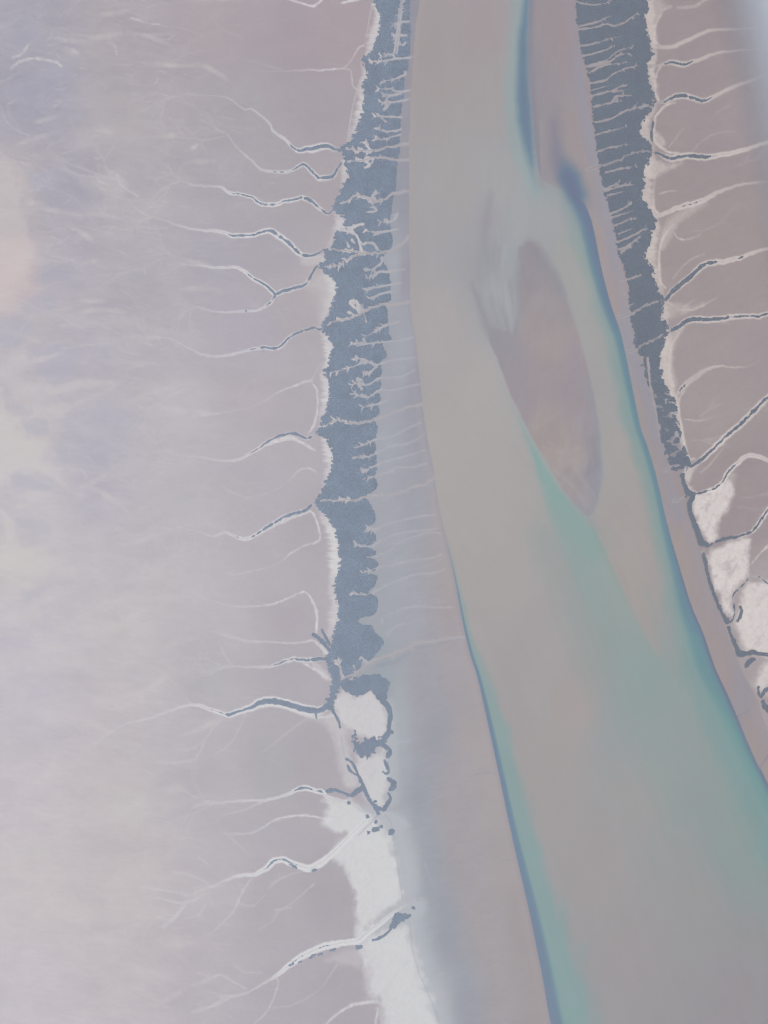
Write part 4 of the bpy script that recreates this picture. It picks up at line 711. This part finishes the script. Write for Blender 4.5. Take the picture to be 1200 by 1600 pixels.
def scatter(mask, w, spacing, thr=.45):
    """tree positions (u, v) inside a survey mask window, spaced evenly on the ground"""
    j, i = np.nonzero(mask > .05)
    if not len(j): return np.zeros((0, 2))
    uu = us[w[1]][i]; vv = vs[w[0]][j]
    p = world(uu, vv)
    x0, x1, y0, y1 = p[:, 0].min()-9, p[:, 0].max()+9, p[:, 1].min()-9, p[:, 1].max()+9
    gx, gy = np.meshgrid(np.arange(x0, x1, spacing), np.arange(y0, y1, spacing*.87))
    gx = gx+(np.arange(gx.shape[0]) % 2)[:, None]*spacing/2
    gx = (gx+rng.uniform(-.36, .36, gx.shape)*spacing).ravel(); gy = (gy+rng.uniform(-.36, .36, gy.shape)*spacing).ravel()
    u, v = survey(gx, gy)
    fi = (u-U0)/Q-w[1].start; fj = (v-V0)/Q-w[0].start
    ii = np.floor(fi).astype(int); jj = np.floor(fj).astype(int)
    ok = (ii >= 0) & (jj >= 0) & (ii < mask.shape[1]-1) & (jj < mask.shape[0]-1)
    u, v, fi, fj, ii, jj = (a[ok] for a in (u, v, fi, fj, ii, jj))
    a, b = fi-ii, fj-jj
    val = (mask[jj, ii]*(1-a)+mask[jj, ii+1]*a)*(1-b)+(mask[jj+1, ii]*(1-a)+mask[jj+1, ii+1]*a)*b
    keep = val > thr+rng.uniform(-.12, .12, len(val))
    return np.column_stack([u[keep], v[keep]])
def crowns(name, uv, rad, hgt, tint, label, cat=None, kind=None, group=None, vary=.5):
    n = len(uv)
    if n == 0: return None
    z = Z[near(uv[:, 0], uv[:, 1])]
    r = rad*rng.uniform(.7, 1.3, n); h = hgt*rng.uniform(.7, 1.25, n)
    c = world(uv[:, 0], uv[:, 1], z+h*.55)
    v = ICO[None]*(1+rng.uniform(-.22, .22, (n, 12, 1)))*np.stack([r, r*rng.uniform(.85, 1.15, n), h*.55], -1)[:, None, :]
    an = rng.uniform(0, 6.28, n); cs, sn = np.cos(an)[:, None], np.sin(an)[:, None]
    v = np.stack([v[..., 0]*cs-v[..., 1]*sn, v[..., 0]*sn+v[..., 1]*cs, v[..., 2]], -1)+c[:, None, :]
    f = (ICF[None]+12*np.arange(n)[:, None, None]).reshape(-1, 3)
    big = 1+.6*fbm(uv[:, 0]/14, uv[:, 1]/14, 210, 4, .7)
    col = np.asarray(tint)[None]*(big*rng.uniform(1-vary, 1+vary, n))[:, None]*(1+rng.uniform(-.08, .08, (n, 3)))
    col = np.repeat(col, 12, 0)
    o = mesh_obj(name, v.reshape(-1, 3), f.ravel(), np.arange(len(f))*3, np.clip(col, .006, 1), M_LEAF, False)
    return prop(o, label, cat, kind, group)
def clusters(uv, gap_m):
    p = world(uv[:, 0], uv[:, 1])[:, :2]; left = np.ones(len(p), bool); out = []
    while left.any():
        i = int(np.argmax(left)); left[i] = False; stack = [i]; got = [i]
        while stack:
            q = stack.pop(); m = np.nonzero(left & (((p-p[q])**2).sum(1) < gap_m**2))[0]
            left[m] = False; stack += list(m); got += list(m)
        out.append(uv[got])
    return out
def NTH(j): return (ORD+['sixteenth', 'seventeenth', 'eighteenth', 'nineteenth', 'twentieth'])[min(j, 19)]
ALLW = (slice(0, nv), slice(0, nu))
TINT_W, TINT_E = (.060, .085, .108), (.016, .021, .020)  # west leaves paler and bluer: the stronger haze there is put into their colour
fw = np.where(U < 750, forest, 0); fe = np.where(U > 800, forest, 0)
vis = lambda p: p[(p[:, 1] > -120) & (p[:, 1] < 1720)]
crowns('mangrove_forest', vis(scatter(fw, ALLW, 7.4)), 4.9, 6.5, TINT_W, 'blue green mangrove belt fringing the west bank, cut by feathery gullies', kind='stuff')
crowns('mangrove_forest', vis(scatter(fe, ALLW, 7.0)), 4.7, 6.0, TINT_E, 'dark mangrove belt along the east bank, combed by pale slanting gullies', kind='stuff')
# thickets that line the creeks
GW_ = 'mangrove thickets lining the tidal creeks'
for ci, (w, mk) in enumerate(THICK):
    side, nm, txt = CREEKS[ci]; o_, where, _ = LABELS[ci]
    mk = np.where(forest[w] > .4, 0, mk)
    uv = scatter(mk, w, 5.0, .5)
    if len(uv) < 4: continue
    uv = uv[(uv[:, 0] < 1300)]
    comps = clusters(uv, 8.4)
    comps = [k for k in comps if len(k) >= 4]
    comps.sort(key=lambda k: k[:, 0].mean()*(-1 if side == 'w' else 1))
    for j, k in enumerate(comps):
        lab = f'mangrove thicket inside the {nm} creek, {o_} from top, {where} bank' if len(comps) == 1 else f'{NTH(j)} mangrove thicket upstream in the {nm} creek, {o_} from top, {where} bank'
        crowns('mangrove_thicket', k, 3.3, 4.5, TINT_W if side == 'w' else TINT_E, lab, 'mangrove thicket', group=GW_)
# thickets and clumps standing alone on the salt and the mud
def patch(poly, rough=2.0, seed=1, scale=7):
    k = zeros(); blob(k, P(poly), 1, 1.2, rough*1.25, seed, scale*.7); return k
def line_patch(txt): k = zeros(); stroke(k, P(txt), soft=.9); k *= (fbm(U/2.8, V/2.8, 222, 3, .7)*1.3+.9); c2 = zeros(); p2 = P(txt); p2[:, 2] = np.maximum(.8, p2[:, 2]*.5); stroke(c2, p2, soft=.5); return np.clip(np.maximum(k, c2), 0, 1)
SOLO = [
 (patch("535,1066 565,1057 587,1052 600,1060 607,1067 606,1082 602,1100 594,1098 588,1088 580,1080 565,1086 550,1087 540,1080", 3, 301), 'broad mangrove thicket just south of the great creek mouth'),
 (line_patch("602,1098,4,1 607,1106,4,1 610,1118,3.4,1 608,1132,3,1 606,1145,3.4,1 602,1152,4.5,1"), 'mangrove strip curving down the east rim of the upper white salt pan'),
 (patch("554,1144 560,1160 578,1150 590,1156 602,1150 606,1156 594,1166 586,1170 578,1181 562,1182 553,1166", 4.5, 303, 5), 'ragged mangrove clump between the two white salt pans'),
 (line_patch("598,1163,3.4,1 604,1168,3.2,1 609,1174,3.6,1 606,1181,3.4,1"), 'hook shaped mangrove strip at the top of the lower salt pan rim'),
 (line_patch("601,1189,1.6,1 604,1196,2.2,1 607,1204,2.2,1 604,1209,1.8,1 598,1206,1.2,1"), 'small mangrove crescent halfway down the lower salt pan rim'),
 (line_patch("607,1217,2.4,1 613,1221,4,1 615,1228,4,1 610,1234,2.6,1"), 'bulging mangrove knot jutting onto the mud from the lower salt pan'),
 (line_patch("607,1240,2.4,1 609,1248,3.2,1 605,1257,3.4,1 599,1264,3.6,1 590,1262,3.4,1 585,1258,2.4,1"), 'mangrove arc closing the south end of the lower salt pan'),
 (line_patch("541,1186,1.2,1 548,1190,1.6,1 554,1199,2.2,1 560,1212,2.4,1 565,1222,3,1 569,1233,2.8,1 575,1246,2.6,1 583,1258,2.4,1 591,1271,2.2,1"), 'straight diagonal mangrove line west of the lower salt pan'),
 (line_patch("543,1196,1.4,1 546,1203,1.8,1 552,1208,1.4,1 556,1210,1.2,1"), 'tiny mangrove loop beside the upper end of the diagonal line'),
 (line_patch("511,1236,2.6,1 520,1234,2.2,1 530,1236,1.8,1 540,1240,2.4,1 550,1242,2.8,1 558,1236,4,1 565,1232,4.4,1"), 'thick mangrove limb joining the diagonal line from the west'),
 (line_patch("519,1109,2.4,1 524,1118,1.6,1 529,1128,1.5,1 531,1136,1.7,1"), 'thin mangrove spur running south from the bend of the great creek'),
 (line_patch("493,1113,1,1 494,1121,1.4,1"), 'tiny mangrove spur below the great creek'),
 (patch("617,1427 626,1428 641,1430 634,1436 624,1443 612,1453 608,1450 613,1440", 1.6, 313), 'wedge shaped mangrove thicket on the widest pale creek by the mud'),
 (line_patch("609,1454,1.6,1 600,1462,1.6,1 592,1466,1.6,1 583,1469,1.4,1"), 'slim mangrove tail trailing west from the wedge shaped thicket'),
 (patch("582,1294 588,1292 593,1297 587,1299 581,1298", 1.5, 315), 'flat mangrove clump on grey mud south of the diagonal line'),
 (patch("606,1297 611,1295 616,1298 614,1303 608,1304", 1.6, 316), 'round lone mangrove clump out on the grey mud'),
 (patch("572,1273 577,1274 576,1278 572,1277", 1, 317), 'small mangrove dot at the tip of the pale salt-lined creek'),
 (patch("574,1299 578,1299 578,1303 574,1304", 1, 318), 'faint mangrove dot just west of the flat clump'),
 (patch("593,1289 597,1289 597,1293 593,1293", .8, 319), 'tiny mangrove dot just northeast of the flat clump'),
 (patch("585,1282 589,1282 589,1286 585,1286", .8, 331), 'tiny mangrove dot between the diagonal line and the flat clump'),
 (patch("610,1142 614,1142 614,1147 610,1146", .8, 320), 'lone mangrove dot on mud east of the upper salt pan'),
 (patch("543,1252 547,1252 547,1256 543,1256", .7, 321), 'lone mangrove dot on the white crust below the braided creek'),
 (patch("584,1250 589,1251 588,1254 584,1254", .7, 322), 'mangrove dot on the crust at the south end of lower salt pan'),
 (patch("644,1417 648,1417 648,1420 644,1420", .6, 323), 'mangrove dot on mud beyond the mouth of the widest pale creek'),
 (patch("556,1478 566,1477 564,1482 557,1483", 1, 324), 'mangrove patch on white crust under the widest pale creek'),
 (patch("486,1361 491,1358 495,1359 490,1362", 1, 325), 'mangrove patch below the bend of the pale salt-lined creek'),
 (patch("451,1349 458,1351 466,1357 461,1357 453,1352", 1, 332), 'slender mangrove patch under the crest of the pale salt-lined creek'),
 (line_patch("452,1509,1.3,1 458,1506,1.5,1"), 'lowest mangrove tuft in the row beside the widest pale creek'),
 (line_patch("466,1504,.9,1 471,1502,.9,1"), 'faint mangrove tuft, second lowest in the row beside widest pale creek'),
 (line_patch("484,1497,1.2,1 488,1494,1.6,1 493,1491,1,1"), 'middle mangrove tuft in the row beside the widest pale creek'),
 (line_patch("498,1492,1.1,1 503,1490,1.2,1"), 'second highest mangrove tuft in the row beside widest pale creek'),
 (line_patch("516,1485,1.2,1 521,1484,1.5,1 524,1483,1,1"), 'highest mangrove tuft in the row beside the widest pale creek'),
 (line_patch("490,992,2.6,1 499,998,3.2,1 506,1005,3,1 514,1014,3,1"), 'leaning mangrove patch beside the white levee above the short creek'),
 (line_patch("503,984,1.6,1 508,994,1.8,1 514,1006,1.8,1"), 'thin mangrove finger beside the leaning patch above the short creek'),
 (line_patch("1066,742,3,1 1069,756,3.5,1 1073,767,4,1 1080,772,4.4,1 1085,772,3.4,1 1079,783,4,1 1077,794,3.4,1 1081,808,3.6,1 1086,820,3.8,1 1091,834,4,1 1095,846,5,1 1104,851,4,1"), 'long mangrove strip between the brown beach and the highest east white pan'),
 (line_patch("1099,868,2.6,1 1102,880,2.6,1 1106,898,2.4,1 1111,915,2.4,1 1117,932,2.4,1 1124,949,2.6,1 1130,962,3.4,1 1136,970,4.4,1"), 'thin straight mangrove hedge along the triangular white pan'),
 (line_patch("1138,980,2,1 1143,994,2.6,1 1150,1010,3.4,1 1156,1022,4.2,1 1162,1020,3.6,1"), 'mangrove strip with a knobbly foot below the triangular white pan'),
 (line_patch("1164,1022,2.4,1 1174,1020,3,1 1186,1021,3,1 1200,1023,2.6,1 1215,1027,2.4,1"), 'level mangrove strip along the south rim of the lowest large white pan'),
 (line_patch("1166,1040,3.6,1 1172,1033,4,1 1178,1030,3,1"), 'dark oval mangrove clump on grey mud below the level strip'),
 (line_patch("1156,948,1.6,1 1159,955,2,1 1155,966,1.6,1 1152,970,1.2,1"), 'short dark mangrove streak beside the hairpin creek'),
 (line_patch("1185,1074,1.4,1 1186,1084,1.8,1 1190,1090,1.4,1 1193,1082,2,1 1199,1077,2.4,1 1206,1074,2,1"), 'forked mangrove tuft near the right edge, below the lowest white pan'),
 (line_patch("1192,1096,3,1 1196,1106,4,1 1205,1112,3,1"), 'dark mangrove clump below the forked tuft at the right edge'),
 (line_patch("1021,190,1.2,1 1018,205,1.4,1 1019,220,1.2,1"), 'thin mangrove line beside the white levee south of the arched creek'),
]
for k, label in SOLO:
    j, i = np.nonzero(k > .05)
    w = (slice(max(0, j.min()-2), j.max()+3), slice(max(0, i.min()-2), i.max()+3))
    east_ = us[i].mean() > 800
    uv = max(clusters(scatter(k[w], w, 5.0, .42), 9.0), key=len)
    dot = ' dot' in label or 'tuft' in label or 'clump' in label
    crowns('mangrove_clump' if dot else 'mangrove_thicket', uv, 3.9, 4.6, TINT_E if east_ else tuple(.8*c for c in TINT_W), label, 'mangrove clump' if dot else 'mangrove thicket', group='mangrove clumps standing on the salt and mud')

# ------------------------------------------------------------------ the aircraft's cabin window, its rim just in front of the lens
def window():
    root = bpy.data.objects.new('aircraft_window', None); COL.objects.link(root)
    cx, cy, a, b, roll = -.0796, .0151, .115, .165, math.radians(13.5)
    root.location = Vector(VIEW @ np.array([cx, cy, -.095]))
    prop(root, 'blurred pale rim of the aircraft cabin window in the top right corner', 'aircraft window')
    def plastic(name, col):
        m = bpy.data.materials.new(name); m.use_nodes = True; bs = m.node_tree.nodes['Principled BSDF']
        n = m.node_tree.nodes.new('ShaderNodeTexNoise'); n.inputs['Scale'].default_value = 900
        r = m.node_tree.nodes.new('ShaderNodeValToRGB'); r.color_ramp.elements[0].color = (*[x*.94 for x in col], 1); r.color_ramp.elements[1].color = (*[min(1, x*1.06) for x in col], 1)
        m.node_tree.links.new(n.outputs['Fac'], r.inputs['Fac']); m.node_tree.links.new(r.outputs['Color'], bs.inputs['Base Color'])
        bs.inputs['Roughness'].default_value = .55; bs.inputs['Specular IOR Level'].default_value = .2
        return m
    def ring(name, prof, mat):
        N, K = 160, len(prof); th = np.linspace(0, 2*math.pi, N, endpoint=False)
        px_, py_ = a*np.cos(th), b*np.sin(th); nx, ny = np.cos(th)/a, np.sin(th)/b; l = np.hypot(nx, ny); nx /= l; ny /= l
        cr, sr = math.cos(roll), math.sin(roll); px_, py_ = px_*cr-py_*sr, px_*sr+py_*cr; nx, ny = nx*cr-ny*sr, nx*sr+ny*cr
        co = np.concatenate([np.stack([cx+px_+nx*o, cy+py_+ny*o, -d+0*px_], -1) for o, d in prof]) @ VIEW.T - np.array(root.location)
        q = [(k*N+i, k*N+(i+1) % N, ((k+1) % K)*N+(i+1) % N, ((k+1) % K)*N+i) for k in range(K) for i in range(N)]
        o = mesh_obj(name, co, np.array(q).ravel(), np.arange(len(q))*4, None, mat); o.parent = root
        return o
    ring('reveal', [(.0000, .0950), (.0010, .0918), (.0050, .0890), (.0180, .0850), (.0420, .0820), (.0700, .0815), (.0700, .0835), (.0420, .0840), (.0180, .0875), (.0060, .0920), (.0020, .0965)], plastic('cabin_plastic', WIN_COL))
    ring('outer_seal', [(.0030, .0975), (.0045, .0968), (.0110, .0972), (.0110, .1000), (.0030, .1000)], plastic('grey_rubber', (.12, .13, .15)))
WIN_COL = (.36, .37, .39)
window()

# ------------------------------------------------------------------ air, light, camera
def air():
    lo, hi, R = -ALT-1.0, 30.0, 260000.0
    co = np.array([(x, y, z) for z in (lo, hi) for x, y in ((-R, -R), (R, -R), (R, R), (-R, R))])
    f = [0, 3, 2, 1, 4, 5, 6, 7, 0, 1, 5, 4, 1, 2, 6, 5, 2, 3, 7, 6, 3, 0, 4, 7]
    m = bpy.data.materials.new('haze_air'); m.use_nodes = True; t = m.node_tree; t.nodes.clear()
    out = t.nodes.new('ShaderNodeOutputMaterial'); v = t.nodes.new('ShaderNodeVolumePrincipled')
    v.inputs['Density'].default_value = HAZE_DENSITY; v.inputs['Color'].default_value = (*HAZE_COLOR, 1)
    t.links.new(v.outputs[0], out.inputs['Volume'])
    return prop(mesh_obj('haze', co, f, np.arange(6)*4, None, m, False), 'thin bluish haze filling the air above the estuary', kind='stuff')
air()

w = bpy.data.worlds.new('World'); sc.world = w; w.use_nodes = True
nt = w.node_tree; bg = nt.nodes['Background']; sky = nt.nodes.new('ShaderNodeTexSky'); sky.sky_type = 'NISHITA'; sky.sun_disc = False
sky.sun_elevation = SUN_EL; sky.sun_rotation = SUN_AZ
nt.links.new(sky.outputs[0], bg.inputs[0]); bg.inputs[1].default_value = .10
s = bpy.data.lights.new('sun', 'SUN'); s.energy = 3.5; s.angle = math.radians(.5); s.color = (1, .96, .9)
so = bpy.data.objects.new('sun', s); COL.objects.link(so)
d = Vector((math.sin(SUN_AZ)*math.cos(SUN_EL), math.cos(SUN_AZ)*math.cos(SUN_EL), math.sin(SUN_EL)))
so.rotation_euler = d.to_track_quat('Z', 'Y').to_euler()

c = bpy.data.cameras.new('camera'); co = bpy.data.objects.new('camera', c); COL.objects.link(co); sc.camera = co
c.sensor_fit = 'HORIZONTAL'; c.angle = 2*math.atan(TX); c.clip_start = .01; c.clip_end = 500000
co.rotation_euler = (TILT_X, TILT_Y, 0)
c.dof.use_dof = True; c.dof.focus_distance = 7500.0; c.dof.aperture_fstop = 9.5
sc.view_settings.view_transform = 'Standard'; sc.view_settings.look = 'None'; sc.view_settings.exposure = EXPOSURE
sc.view_settings.gamma = 1; sc.view_settings.use_curve_mapping = False
sc.cycles.volume_bounces = 2; sc.cycles.max_bounces = 6
sc.cycles.use_denoising = True; sc.cycles.use_adaptive_sampling = False; sc.cycles.filter_width = 1.1
